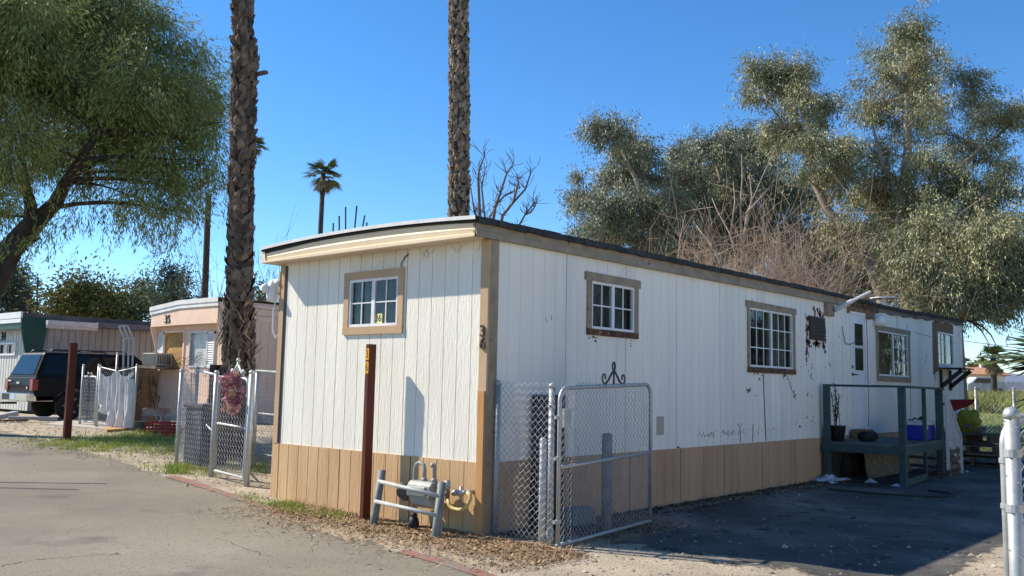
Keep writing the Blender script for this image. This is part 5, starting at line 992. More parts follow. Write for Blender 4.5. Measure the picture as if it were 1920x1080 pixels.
# --- eucalyptus group on the right
EU = [M('olive_eucalyptus_leaf', (.19, .20, .10), (.33, .315, .17), .5, .5, island=.5, trans=.14, spec=.3), M('grey_green_eucalyptus_leaf', (.17, .19, .12), (.28, .285, .185), .5, .5, island=.5, trans=.14, spec=.3)]
def tree(name, label, D, cl, nodes, leaf, bark, dens=(22, 34, .22), ll=(.13, .034), depth=.8, droop=.8, seed=0, group=None, twig=.014, flat=.8, per=1.):
    q = nodes[0][0][0]; t = thing(name, label, 'tree', (q[0], q[1], float(zg(q[0], q[1]))), group)
    C_, Dv, CC = crown_pts(cl, D, dens[0], dens[1], dens[2], depth=depth, droop=droop, flat=flat); V, F = leafcloud(C_, Dv, ll[0], ll[1], .6); raw('foliage', V, F, leaf, t); limbs(t, 'trunk', nodes, CC, bark, .2, seed, twig, per); return t
DA = 33.; TA = lambda px, py, dD=0, D=DA: at(px, py, D+dD)
nA = [([base(1712, DA), TA(1705, 560), TA(1690, 440), TA(1694, 360), TA(1702, 280), TA(1700, 180), TA(1702, 90)], [.34, .28, .22, .18, .14, .09, .04]), ([TA(1690, 440), TA(1740, 380, .5), TA(1790, 320, .8), TA(1850, 270, 1), TA(1895, 235, 1)], [.14, .11, .08, .05, .03]), ([TA(1705, 560), TA(1770, 480, -1), TA(1830, 420, -1.5)], [.2, .14, .07]), ([TA(1705, 600), TA(1800, 590, -2), TA(1880, 560, -2.5)], [.2, .14, .08]), ([TA(1694, 360), TA(1655, 310, -.5), TA(1635, 230, -.8)], [.10, .07, .04])]
cA = [(1700, 62, 34), (1690, 98, 44), (1732, 112, 36), (1662, 150, 42), (1715, 165, 50), (1642, 205, 44), (1700, 228, 58), (1748, 195, 38), (1815, 150, 32), (1825, 192, 36), (1785, 255, 48), (1868, 222, 34), (1912, 215, 28), (1850, 285, 40), (1655, 290, 50), (1735, 310, 52), (1800, 340, 40), (1690, 380, 56), (1625, 375, 44), (1885, 320, 24), (1640, 345, 40), (1745, 385, 40), (1770, 415, 30), (1610, 300, 30)]
tree('eucalyptus_tree', 'tallest olive eucalyptus behind the home, rising to the top right', DA, cA, nA, EU[0], BARKG, seed=1, dens=(20, 32, .17))
DA2 = 29.5; TB2 = lambda px, py, dD=0: at(px, py, DA2+dD)
cA2 = [(1750, 420, 40), (1830, 400, 44), (1880, 360, 34), (1850, 450, 58), (1790, 485, 66), (1725, 505, 60), (1700, 465, 46), (1880, 500, 52), (1905, 555, 36), (1840, 545, 44), (1765, 555, 40), (1905, 420, 38), (1815, 590, 26), (1740, 560, 36), (1870, 585, 28), (1930, 480, 50)]
tree('eucalyptus_tree', 'low spreading eucalyptus drooping over the far end of the home roof', DA2, cA2, [([base(1790, DA2+1), TB2(1782, 610, 1), TB2(1770, 560, .6), TB2(1760, 470), TB2(1790, 410)], [.40, .34, .24, .14, .06]), ([TB2(1782, 610, 1), TB2(1830, 560), TB2(1890, 500, -.5)], [.22, .15, .07]), ([TB2(1770, 560, .6), TB2(1720, 530), TB2(1690, 480)], [.16, .1, .05])], EU[0], BARKG, seed=2, dens=(22, 32, .17), droop=1.0)
DB = 31.; TB = lambda px, py, dD=0: at(px, py, DB+dD)
nB = [([base(1660, DB), TB(1655, 560), TB(1630, 490), TB(1590, 440), TB(1550, 390), TB(1530, 350), TB(1522, 300), TB(1515, 240), TB(1490, 170)], [.22, .20, .18, .155, .13, .11, .09, .06, .03]), ([TB(1522, 300), TB(1480, 250, .5), TB(1430, 175, .8)], [.06, .045, .025]), ([TB(1550, 390), TB(1580, 330, -.6), TB(1570, 270, -.8)], [.07, .05, .03])]
cB = [(1475, 150, 46), (1432, 142, 36), (1402, 180, 26), (1505, 190, 38), (1545, 195, 30), (1500, 235, 48), (1460, 250, 36), (1520, 280, 50), (1568, 290, 40), (1556, 335, 44), (1598, 330, 32), (1500, 330, 34), (1612, 440, 36), (1560, 420, 36), (1640, 475, 30)]
tree('eucalyptus_tree', 'eucalyptus with a pale bare trunk leaning left behind the home', DB, cB, nB, EU[0], BARKG, seed=3, dens=(20, 32, .17), depth=.6)
DC = 36.; TC = lambda px, py, dD=0: at(px, py, DC+dD)
nC = [([base(1240, DC), TC(1228, 480), TC(1218, 400), TC(1190, 330), TC(1155, 260)], [.26, .2, .15, .10, .04]), ([TC(1228, 480), TC(1160, 400, .5), TC(1090, 375, .8)], [.12, .08, .03]), ([TC(1218, 400), TC(1240, 370), TC(1250, 340)], [.08, .06, .03])]
cC = [(1150, 248, 38), (1118, 242, 26), (1190, 272, 38), (1208, 292, 30), (1160, 290, 26), (1090, 375, 34), (1130, 338, 34), (1170, 330, 38), (1212, 335, 40), (1112, 400, 38), (1152, 395, 46), (1200, 390, 50), (1250, 385, 44), (1132, 445, 40), (1182, 450, 50), (1235, 435, 48), (1066, 380, 16), (1090, 440, 26), (1120, 478, 30), (1270, 470, 50), (1080, 330, 14)]
tree('eucalyptus_tree', 'grey green eucalyptus at the left end of the row behind the home', DC, cC, nC, EU[1], BARKG, seed=4, dens=(18, 32, .18), ll=(.15, .04))
DD = 39.; TD = lambda px, py, dD=0: at(px, py, DD+dD)
nD = [([base(1390, DD), TD(1385, 480), TD(1370, 400), TD(1350, 330), TD(1330, 270)], [.3, .24, .17, .10, .04]), ([TD(1385, 480), TD(1440, 400), TD(1450, 320)], [.16, .1, .04])]
cD = [(1290, 290, 38), (1340, 282, 42), (1390, 268, 42), (1432, 290, 42), (1280, 340, 42), (1340, 335, 54), (1400, 345, 54), (1450, 355, 50), (1310, 390, 54), (1370, 400, 54), (1440, 415, 56), (1262, 400, 36), (1500, 370, 44), (1330, 450, 54), (1400, 460, 54), (1480, 450, 54), (1540, 470, 54), (1270, 470, 44), (1600, 500, 60), (1560, 530, 50), (1300, 510, 50), (1660, 540, 50), (1210, 500, 44), (1720, 570, 40), (1480, 520, 50), (1580, 460, 56), (1620, 505, 60), (1690, 490, 56), (1650, 430, 40), (1560, 500, 56)]
tree('eucalyptus_tree', 'broad grey green eucalyptus in the middle of the row behind the bare bush', DD, cD, nD, EU[1], BARKG, seed=5, dens=(16, 32, .19), ll=(.15, .042))
# --- bare bush and bare trees
TW = M('bare_brown_twig', (.46, .345, .26), (.33, .235, .17), 3, .9); TWP = M('pale_bare_branch', (.42, .34, .27), (.28, .22, .17), 4, .85); TWD = M('dark_bare_branch', (.085, .065, .055), (.05, .04, .035), 4, .9)
def twigs(starts, n, h, spread, seed, seg=6, r=.012, curl=.35, up=1., hs=.45):
    g = np.random.default_rng(seed); A, B_, ra, rb = [], [], [], []
    for i in range(n):
        p = np.array(starts[g.integers(len(starts))])+g.normal(size=3)*[spread, spread, .1]*.35; d = np.array([g.normal()*hs, g.normal()*hs, up]); d /= np.linalg.norm(d); L_ = h*g.uniform(.45, 1.1)/seg
        for s in range(seg):
            q = p+d*L_; A.append(p); B_.append(q); ra.append(r*(1-s/seg*.8)); rb.append(r*(1-(s+1)/seg*.8)); p = q; d = d+g.normal(size=3)*curl; d[2] += .05*up; d /= np.linalg.norm(d)
            if g.random() < .5 and s > 0:
                e = d+g.normal(size=3)*.8; e /= np.linalg.norm(e); l2 = L_*g.uniform(.8, 2.0); A += [q, q+e*l2*.5]; m = q+e*l2*.5; B_ += [m, m+(e+g.normal(size=3)*.3)*l2*.5]; ra += [r*.5, r*.35]; rb += [r*.35, r*.15]
    return sticks(A, B_, ra, rb, 3)
DBU = 25.5
bb = thing('bare_bush', 'leafless brown thicket of fine twigs rising over the home roof', 'bush', base(1420, DBU)); 
st_ = [base(px, DBU+dd)+[0, 0, .3] for px in (1385, 1405, 1425, 1445, 1462) for dd in (-1, 0, 1.2)]
V, F = twigs(st_, 1700, 6.3, .9, 21, r=.014, curl=.46, hs=.24); raw('twigs', V, F, TW, bb)
V, F = twigs([base(px, DBU+1)+[0, 0, .3] for px in (1500, 1525, 1335, 1310)], 420, 4.6, 1.0, 23, r=.012, curl=.42); raw('twigs', V, F, M('dark_brown_twig', (.15, .10, .075), (.10, .07, .05), 3, .9), bb)
b = MB()
for P in (((1385, 540), (1392, 470), (1400, 400), (1430, 330), (1455, 275)), ((1385, 500), (1370, 440), (1345, 395), (1335, 372)), ((1392, 470), (1388, 390), (1392, 330), (1390, 290)), ((1400, 420), (1410, 370), (1405, 325)), ((1370, 440), (1378, 380), (1375, 340)), ((1400, 400), (1425, 372), (1445, 350)), ((1345, 460), (1318, 440), (1300, 415)), ((1360, 520), (1340, 470), (1320, 440)), ((1270, 520), (1275, 450), (1285, 400)), ((1500, 540), (1506, 500), (1503, 465), (1500, 440))):
    k_ = len(P); b.tube([at(x, y, DBU-.5+.2*i) for i, (x, y) in enumerate(P)], list(np.linspace(.035, .008, k_)), 6)
b.build('main_branches', TWP, bb, True)
DP = 19.; pt = thing('pruned_tree', 'pruned bare tree with stubby upright branches behind the home roof', 'tree', base(925, DP)); b = MB(); g = random.Random(12); A, B_ = [], []
q0 = base(925, DP); b.tube([q0, at(920, 520, DP), at(918, 450, DP)], [.16, .13, .10], 9)
stubs = [((918, 450), (900, 412), (897, 340), (898, 320), (908, 293)), ((918, 450), (890, 400), (882, 350)), ((918, 450), (908, 400), (903, 350), (907, 330)), ((920, 450), (928, 390), (938, 362), (950, 325), (962, 310)), ((918, 450), (915, 415), (932, 380)), ((935, 450), (942, 405), (962, 380), (970, 350), (973, 335)), ((962, 380), (985, 355), (995, 325)), ((965, 450), (972, 425), (985, 402), (1001, 382)), ((985, 402), (995, 398), (1002, 389)), ((925, 390), (945, 368), (975, 352))]
for i, P in enumerate(stubs):
    k_ = len(P); QQ = [at(x, y, DP+.15*i-.5) for x, y in P]; b.tube(QQ, list(np.linspace((.042 if i in (3, 5, 0) else .026), .014, k_)), 7)
    for q in QQ[1:]:
        for _ in range(7): e = q+np.array([g.gauss(0, .14), g.gauss(0, .14), g.uniform(.05, .42)]); m = (q+e)/2+np.array([g.gauss(0, .04), g.gauss(0, .04), 0]); A += [q, m]; B_ += [m, e]
V, F = sticks(A, B_, .008, .004, 3); b.add(V, F.tolist()); b.build('branches', M('grey_brown_branch', (.17, .14, .12), (.10, .08, .07), 4, .9), pt, True)
def baretree(name, label, D, px, top, n, h, seed, mat, sp=.4):
    q = base(px, D); t = thing(name, label, 'tree', q); V, F = twigs([q+[0, 0, top]], n, h, sp, seed, r=.014, curl=.16); raw('branches', V, F, mat, t); b = MB(); b.tube([q-[0, 0, .1], q+[0, 0, top+.3]], [.12, .08], 7); b.build('trunk', mat, t)
baretree('bare_tree', 'leafless tree with whip like twigs behind the peach home', 36., 400, 3.2, 46, 4.0, 31, TWD, .9)
baretree('bare_tree', 'leafless twiggy tree between the palm trunk and the white home', 30., 505, 2.6, 40, 3.6, 33, TWD, .8)
# --- palms
BOOT = M('brown_palm_boot', (.17, .125, .09), (.07, .048, .035), 7, .9, .5, 30, island=.5); BOOTP = M('pale_palm_boot', (.30, .23, .165), (.13, .095, .065), 7, .9, .5, 30, island=.45); BOOTD = M('palm_trunk_core', (.035, .026, .02), (.06, .045, .035), 9, .95)
def palm_trunk(name, label, pts, R, mat, seed, pitch=.085, per=9, size=.19, flare=.07):
    g = np.random.default_rng(seed); t = thing(name, label, 'palm tree', pts[0]); b = MB(); b.tube(pts, [r*.88 for r in R], 14); core = b.build('trunk', BOOTD, t, True)
    P = np.array(pts); s = np.concatenate([[0], np.cumsum(np.linalg.norm(np.diff(P, axis=0), axis=1))]); n = int(s[-1]/pitch); V, F = [], []
    for i in range(n):
        for j in range(per):
            h = (i+g.uniform(-.4, .4))*pitch; c = np.array([np.interp(h, s, P[:, k]) for k in range(3)]); r = np.interp(h, s, R); a = (j+.5*(i % 2)+g.uniform(-.3, .3))*2*math.pi/per+i*.13
            o = np.array([math.cos(a), math.sin(a), 0]); tn = np.array([-math.sin(a), math.cos(a), 0]); up_ = np.array([0, 0, 1.]); tw = g.uniform(-.65, .65); ax = up_*math.cos(tw)+tn*math.sin(tw); sd = np.cross(ax, o)
            L_ = size*g.uniform(.7, 1.3); w = size*.40*g.uniform(.7, 1.2); fl = flare*g.uniform(.5, 1.5); c = c+o*r*.84
            k = len(V); V += [c-sd*w, c+o*.035, c+sd*w, c+ax*L_*.6+o*fl*.8+sd*w*.75, c+ax*L_+o*fl*1.2, c+ax*L_*.6+o*fl*.8-sd*w*.75, c+ax*L_*.55+o*(fl*.8+.035)]
            F += [(k, k+1, k+6, k+5), (k+1, k+2, k+3, k+6), (k+5, k+6, k+4, k+4), (k+6, k+3, k+4, k+4)]
    me = MB(); me.add(V, [f if f[2] != f[3] else f[:3] for f in F]); me.build('leaf_bases', mat, t); return t
D_1 = 16.; q = base(446, D_1); pts = [q-[0, 0, .2], at(447, 690, D_1), at(449, 500, D_1), at(453, 300, D_1), at(458, 120, D_1), at(455, 60, D_1), at(452, -10, D_1)]; pts.append(pts[-1]+np.array([0, 0, 4.])); 
palm_trunk('palm_trunk', 'thick dark rough palm trunk in front of the peach home', pts, [.22, .245, .19, .175, .20, .14, .14, .13], BOOT, 1, size=.19, flare=.05)
D_2 = 20.; q = base(862, D_2); pts = [q, at(860, 400, D_2), at(861, 200, D_2), at(859, -10, D_2)]; pts.append(pts[-1]+np.array([0, 0, 4.])); palm_trunk('palm_trunk', 'tall slender palm trunk with pale leaf bases rising behind the white home', pts, [.25, .235, .225, .225, .22], BOOTP, 2, size=.17, flare=.035)
# boot stubs, dead fibre skirt at the base of the first trunk
def fan(b, c, d, L_, spread, n, g, droopk=.25, w=.03, petiole=.5):
    d = d/np.linalg.norm(d); s = np.cross(d, [0, 0, 1.]); s = s/np.linalg.norm(s) if np.linalg.norm(s) > .05 else np.array([1., 0, 0]); u = np.cross(s, d); hub = c+d*L_*petiole-np.array([0, 0, droopk*.25*L_])
    b.bar(c, hub, w*.8, w*.5)
    for i in range(n):
        a = (i/(n-1)-.5)*2*spread; e = d*math.cos(a)+s*math.sin(a)+u*g.gauss(0, .05); e /= np.linalg.norm(e); l = L_*(1-petiole)*(1.0+.9*math.cos(a*.7))*.75*g.uniform(.85, 1.1)
        p1 = hub+e*l*.55-np.array([0, 0, droopk*.12*l]); p2 = hub+e*l-np.array([0, 0, droopk*l*g.uniform(.3, .9)]); q_ = np.cross(e, u)*w*.9+u*w*.3
        b.add([hub-q_*.3, hub+q_*.3, p1+q_, p1-q_, p2], [(0, 1, 2, 3), (3, 2, 4)])
PLM = M('green_palm_frond', (.075, .115, .035), (.13, .15, .05), 2, .5, island=.35, trans=.2, spec=.4); PLD = M('dead_palm_frond', (.36, .26, .14), (.25, .17, .09), 3, .9, island=.3)
def fanpalm(name, label, top, R, L_, n, trunk_pts, tr_r, seed, dead=14, nf=22, dl=.8, lo=-.5):
    g = random.Random(seed); t = thing(name, label, 'palm tree', (trunk_pts[0][0], trunk_pts[0][1], trunk_pts[0][2])); b = MB()
    for i in range(n):
        a = i*2.4+g.uniform(-.3, .3); el = g.uniform(lo, 1.35); d = np.array([math.cos(a)*math.cos(el), math.sin(a)*math.cos(el), math.sin(el)]); fan(b, top, d, L_*g.uniform(.8, 1.1), 1.15, nf, g, .35, .035*L_)
    b.build('fronds', PLM, t)
    if dead:
        b = MB()
        for i in range(dead): a = i*2.4+1; d = np.array([math.cos(a)*.45, math.sin(a)*.45, -1.]); fan(b, top-np.array([0, 0, .1]), d, L_*dl*g.uniform(.8, 1.1), .6, 12, g, .1, .04*L_)
        b.build('dead_fronds', PLD, t)
    b = MB(); b.tube(trunk_pts, tr_r, 8); b.build('trunk', TWD, t, True)
DF = 62.; tp = at(606, 325, DF); fanpalm('fan_palm', 'distant slim fan palm silhouetted against the sky above the home roof', tp, 1, 1.35, 30, [base(599, DF), at(601, 430, DF), tp], [.22, .17, .16], 5)
DF2 = 60.; tp = at(472, 272, DF2); fanpalm('fan_palm', 'small distant fan palm half hidden by the thick palm trunk', tp, 1, .95, 24, [base(470, DF2), tp], [.2, .15], 6)
DF3 = 90.; tp = at(1862, 668, DF3); fanpalm('fan_palm', 'small bushy fan palm in front of the distant tiled house', tp, 1, 1.3, 34, [base(1863, DF3), tp], [.26, .22], 7, dead=34, dl=1.0)
DF4 = 100.; tp = at(1806, 682, DF4); fanpalm('fan_palm', 'tiny distant palm just right of the end of the white home', tp, 1, .9, 20, [base(1806, DF4), tp], [.2, .2], 8, dead=6)
DR_ = 19.; tp = at(2085, 690, DR_); fanpalm('fan_palm', 'green fan palm whose frond tips reach in at the right edge', tp, 1, 1.75, 30, [base(2085, DR_), tp], [.25, .22], 9, dead=12, nf=26, lo=-.35)
# --- distant trees on the left and right
FT = [M('far_dark_green_leaf', (.05, .075, .03), (.09, .11, .04), .3, .7, island=.35, trans=.2), M('far_olive_leaf', (.10, .11, .03), (.16, .15, .05), .3, .7, island=.35, trans=.2), M('far_blue_green_leaf', (.06, .085, .055), (.10, .125, .08), .3, .7, island=.35, trans=.2)]
def fartree(label, D, px, cl, leaf, bark=BARKD, ll=(.22, .09)):
    nodes = [([base(px, D), at(px, cl[0][1], D)], [.25, .06])]; return tree('distant_tree', label, D, cl, nodes, leaf, bark, dens=(7, 30, .34), ll=ll, seed=px, twig=.02, depth=.5, droop=.2)
fartree('blue green airy tree at the far left edge behind the green trimmed home', 60, 25, [(25, 515, 24), (30, 545, 30), (15, 575, 34), (45, 575, 22)], FT[2])
fartree('round olive tree with light patches behind the green trimmed home', 46, 155, [(160, 548, 28), (130, 565, 26), (185, 570, 28), (155, 580, 36), (115, 585, 22), (195, 590, 26)], FT[1])
fartree('low dark round tree between the two far homes', 46, 230, [(228, 575, 28), (215, 590, 26), (245, 590, 24)], FT[0])
fartree('narrow blue green tree left of the peach home roof', 60, 265, [(262, 535, 20), (270, 560, 24), (258, 575, 24)], FT[2])
fartree('tall blue green tree rising behind the peach home roof', 58, 320, [(315, 505, 18), (322, 530, 28), (305, 550, 28), (335, 555, 26), (320, 575, 36)], FT[2])
fartree('dark low tree just visible right of the palm trunk above the peach roof', 44, 488, [(485, 558, 14), (500, 565, 14), (475, 570, 14)], FT[1])
fartree('yellow green round tree beside the distant tiled house', 140, 1830, [(1828, 690, 10), (1840, 690, 9)], FT[1], ll=(.5, .25))
# poles
for px, yt, yb_, D, r, lab in ((386, 385, 600, 40, .15, 'tall dark wooden utility pole behind the peach home'),):
    b = MB(); q = base(px-6, D); b.tube([q, at(px+5, yt-20, D)], [r*1.1, r*.85], 10); tag(b.build('utility_pole', M('dark_pole_wood', (.09, .05, .035), (.06, .035, .025), 5, .9, .3, 20, stretch=(1, 1, .1))), lab, 'pole')
thin = [(56, 540, 'left'), (70, 520, 'a'), (97, 540, 'b')]
for px, yt, lab in ((57, 540, 'shortest thin dark pole behind the green trimmed home'), (70, 521, 'tallest thin dark pole behind the green trimmed home'), (96, 541, 'thin dark pole nearest the round olive tree')):
    b = MB(); b.tube([base(px-3, 45), at(px+1, yt, 45)], .045, 6); tag(b.build('thin_pole', TWD), lab, 'pole')
for k_, (px, yb_, yt, lean, lab) in enumerate(((624, 445, 418, 1, 'leftmost thin rod above the white home roof'), (636, 445, 405, 0, 'second thin rod from the left above the white home roof'), (648, 445, 388, 0, 'tallest upright rod above the white home roof'), (664, 440, 386, 5, 'tall leaning rod above the white home roof'), (678, 436, 404, 6, 'shorter leaning rod above the white home roof'), (687, 430, 417, 1, 'rightmost short rod above the white home roof'))):
    b = MB(); q = base(px-lean*2, 24.); b.tube([q, at(px, yb_, 24.), at(px+lean, yt, 24.)], .022, 5); tag(b.build('bamboo_rod', TWD), lab, 'rod')

# ================================================================ GROUND COVER
def on_ground(x, y, dz=0.): return np.stack([x, y, zg(x, y)+dz], -1)
def scatter(name, X, Y, size, aspect, mat, label=None, lift=.006, tilt=.35):
    n = len(X); P = on_ground(X, Y, lift+rng.uniform(0, .02, n)); D_ = unit(n); D_[:, 2] *= tilt; D_ /= np.linalg.norm(D_, axis=1, keepdims=True)
    U_ = unit(n)*.4+np.array([0, 0, 1.]); S = np.cross(D_, U_); S /= np.linalg.norm(S, axis=1, keepdims=True); l = (size*rng.uniform(.4, 1.5, n))[:, None]; w = l*aspect
    V = np.stack([P-D_*l/2, P+S*w/2, P+D_*l/2, P-S*w/2], 1).reshape(-1, 3); return tag(raw(name, V, np.arange(4*n).reshape(-1, 4), mat), label, None, None, 'stuff')
DRYL = M('dry_brown_leaf', (.22, .13, .07), (.40, .28, .16), 9, .9, island=.5); STRAW = M('pale_straw', (.46, .34, .20), (.28, .17, .09), 9, .9, island=.4)
n = 9000; Y_ = rng.uniform(-1.3, 2.6, n); X_ = -np.abs(rng.normal(0, .42, n))-.02; k = rng.uniform(0, 1, n) < np.clip(1.15-Y_*.18, .2, 1); scatter('dry_leaf_litter', X_[k], Y_[k], .05, .35, DRYL)
n = 9000; Y_ = rng.uniform(-1.4, 3.2, n); X_ = -np.abs(rng.normal(0, .55, n))-.02; scatter('straw_litter', X_, Y_, .09, .07, STRAW)
n = 3500; X_ = rng.uniform(-.4, 2.4, n); Y_ = rng.uniform(-1.15, -.05, n); scatter('straw_litter', X_, Y_, .07, .1, STRAW)
n = 4000; X_ = rng.uniform(.2, 9, n); Y_ = -.02-np.abs(rng.normal(0, .22, n)); scatter('dark_leaf_litter', X_, Y_, .05, .4, M('dark_leaf', (.06, .05, .035), (.12, .09, .06), 9, .9, island=.5))
n = 16; X_ = rng.uniform(1.5, 14, n); Y_ = -.1-np.abs(rng.normal(0, .9, n)); scatter('paper_scraps', X_, Y_, .05, .7, M('pale_scrap', (.6, .6, .6), None, rough=.8))
n = 6000; X_ = rng.uniform(-.5, 8, n); Y_ = rng.uniform(3.9, 22, n); scatter('straw_litter', X_, Y_, .08, .2, DRYL)
# pebbles: little faceted stones
def pebbles(name, X, Y, r, mat):
    n = len(X); P = on_ground(X, Y, 0); rr = (r*np.exp(rng.normal(0, .45, n)))[:, None]; a = rng.uniform(0, 6.28, n); c_, s_ = np.cos(a), np.sin(a); dirs = []
    for i in range(4): t = a+i*math.pi/2; dirs.append(P+np.stack([np.cos(t)*rng.uniform(.7, 1.2, n), np.sin(t)*rng.uniform(.7, 1.2, n), np.full(n, .15)], -1)*rr)
    V = np.stack(dirs+[P+np.stack([rng.normal(0, .2, n), rng.normal(0, .2, n), rng.uniform(.5, .9, n)], -1)*rr], 1).reshape(-1, 3); k = np.arange(n)[:, None]*5
    F = np.concatenate([k+np.array([[i, (i+1) % 4, 4]]) for i in range(4)]); return tag(raw(name, V, F, mat), None, None, None, 'stuff')
STONE = M('pale_gravel_stone', (.42, .36, .28), (.22, .19, .155), 6, .9, island=.45); STONED = M('dark_gravel_stone', (.10, .09, .08), (.2, .18, .15), 6, .9, island=.5)
n = 9000; X_ = rng.uniform(-1.5, 9, n); Y_ = rng.uniform(2.5, 20, n); X_ = X_+np.where(X_ < np.interp(Y_, EY[np.argsort(EY)], EX[np.argsort(EY)])+.1, 99, 0); pebbles('gravel', X_[X_ < 50], Y_[X_ < 50], .018, STONE)
n = 2200; X_ = rng.uniform(-1.3, 3, n); Y_ = rng.uniform(-4.5, 2.5, n); pebbles('gravel', X_, Y_, .011, STONE)
n = 3500; X_ = rng.uniform(-3, 7, n); Y_ = rng.uniform(-5, -.3, n); pebbles('gravel', X_, Y_, .008, STONED)
n = 900; i_ = rng.integers(0, len(EX), n); off = np.abs(rng.normal(0, .9, n)); pebbles('gravel', EX[i_]-off, EY[i_]+rng.normal(0, .3, n), .007, STONED)
n = 900; X_ = rng.uniform(-9, -1, n); Y_ = rng.uniform(-3, 14, n); pebbles('gravel', X_, Y_, .007, STONED)
# grass blades
def grass(name, X, Y, h, mat, w=.006):
    n = len(X); P = on_ground(X, Y, 0); hh = (h*rng.uniform(.4, 1.4, n))[:, None]; a = rng.uniform(0, 6.28, n); s = np.stack([np.cos(a), np.sin(a), 0*a], -1)*w; L_ = rng.normal(0, .5, (n, 3))*[1, 1, 0]*hh; T_ = P+L_+np.array([0, 0, 1.])*hh
    V = np.stack([P-s, P+s, T_], 1).reshape(-1, 3); return tag(raw(name, V, np.arange(3*n).reshape(-1, 3), mat), None, None, None, 'stuff')
GR = M('bright_weed_grass', (.20, .29, .045), (.34, .36, .10), 3, .7, island=.4, trans=.25); GRF = M('dry_field_grass', (.32, .30, .12), (.20, .23, .07), .6, .8, island=.4, trans=.2)
def patch(c, rx, ry, n, ang=0.):
    X = rng.normal(0, rx, n); Y = rng.normal(0, ry, n); m = np.sin(X*9+1)*np.sin(Y*7)+rng.normal(0, .6, n) > .25; X, Y = X[m], Y[m]; return c[0]+X*math.cos(ang)-Y*math.sin(ang), c[1]+X*math.sin(ang)+Y*math.cos(ang)
for c, rx, ry, n, h in ((gnd(555, 955), .12, .5, 4200, .055), (gnd(345, 882), .2, .28, 3200, .08), (gnd(230, 832), .7, 1.1, 11000, .06), (gnd(170, 835), .5, .7, 5000, .06), (gnd(285, 826), .5, .8, 6000, .07), (gnd(300, 817), .5, .35, 4000, .12), (gnd(495, 880), .5, .4, 2000, .07), (gnd(375, 850), .5, .6, 2500, .07)):
    X_, Y_ = patch(c, rx, ry, n); grass('grass', X_, Y_, h, GR)
n = 26000; X_ = 20+np.abs(rng.normal(0, 22, n)); Y_ = rng.uniform(-16, 9, n); grass('field_grass', X_, Y_, .16, GR, .02)
n = 30000; X_ = rng.uniform(46, 64, n); Y_ = rng.uniform(-4, 22, n); grass('dry_brush', X_, Y_, .75, GRF, .04)
n = 12000; X_ = rng.uniform(70, 130, n); Y_ = rng.uniform(-40, 30, n); grass('field_grass', X_, Y_, .3, GR, .06)

# ================================================================ RIGHT BACKGROUND
vr2 = np.array([rt[0], rt[1], 0.]); vr2 /= np.linalg.norm(vr2)
def ground_at(px, D): return base(px, D, 720.)
K = [ground_at(px, 29.) for px in (1790, 1829, 1900, 1985)]
cf = thing('chain_link_fence', 'tall chain link fence along the grass field behind the home', 'fence', K[1])
for q in K: post_mesh('post', q, 1.72, .04, cf)
for q, q2 in zip(K[:-1], K[1:]):
    d = q2-q; Vv, Ff = chain(q+[0, 0, .03], d*[1, 1, 0], np.linalg.norm(d[:2]), 1.25, c=.11, r=.004, seed=17, sag=.02); raw('wire_mesh', Vv, Ff, WIRE, cf)
wf_ = thing('wooden_fence', 'long dark weathered wooden fence across the far side of the field', 'fence', ground_at(1850, 100.)); b = MB(); g = random.Random(31)
q0 = ground_at(1780, 100.); q1 = ground_at(2060, 100.); d = q1-q0; n = 150
for i in range(n): p = q0+d*i/n; p[2] = float(zg(p[0], p[1])); b.bar(p, p+[0, 0, 1.38+g.uniform(-.12, .1)], .16, .04, d)
b.build('boards', M('dark_weathered_fence', (.085, .075, .065), (.16, .14, .12), 3, .9, island=.4), wf_)
hd = 128.; hA = ground_at(1812, hd); hu = vr2; hb = float(hA[2]); hf = np.array([-hu[1], hu[0], 0.]); hf = hf if hf@fwd > 0 else -hf
hs_ = thing('distant_house', 'low cream house with an orange tiled roof beyond the far fence', 'house', hA); wl = (1885-1812)/FPX*hd*.87
mp = lambda a, o, z: hA+hu*a+hf*o+np.array([0, 0, z])
hw = (740-703)/FPX*hd*.87+1.45-hb; hr = (740-688)/FPX*hd*.87+1.45-hb
b = MB(); b.box((0, 0, -.5), (wl, 6, hw), mp); b.build('wall', M('cream_stucco', (.72, .66, .55), (.66, .60, .5), .5, .9), hs_)
b = MB(); b.prism([mp(-.3, -.5, hw), mp(wl+.6, -.5, hw), mp(wl+.6, 3.2, hr), mp(1.8, 3.2, hr)], (0, 0, .12)); b.prism([mp(wl+.6, 6.5, hw), mp(-.3, 6.5, hw), mp(1.8, 3.2, hr), mp(wl+.6, 3.2, hr)], (0, 0, .12)); b.build('roof', M('orange_roof_tile', (.50, .27, .16), (.38, .20, .12), 2, .9, .4, 8), hs_)
b = MB(); b.box((wl*.45, -.05, 1.), (wl*.6, -.01, 2.), mp); b.build('window', CG, hs_)
b = MB(); b.box((wl*.72, 3., hr-.2), (wl*.78, 3.5, hr+.6), mp); b.build('chimney', MATS['cream_stucco'], hs_)
cA_ = ground_at(1815, 112.); fc = thing('parked_car', 'distant pale car parked in front of the cream house', 'car', cA_); mpc = lambda a, o, z: cA_+hu*a+hf*o+np.array([0, 0, z])
PC = M('pale_blue_car_paint', (.55, .58, .64), None, rough=.4); b = MB(); b.prism([mpc(0, 0, .5), mpc(4.4, 0, .5), mpc(4.4, 0, 1.1), mpc(3.5, 0, 1.25), mpc(3.0, 0, 1.9), mpc(1.0, 0, 1.95), mpc(.3, 0, 1.3), mpc(0, 0, 1.1)], hf*1.7); b.build('body', PC, fc)
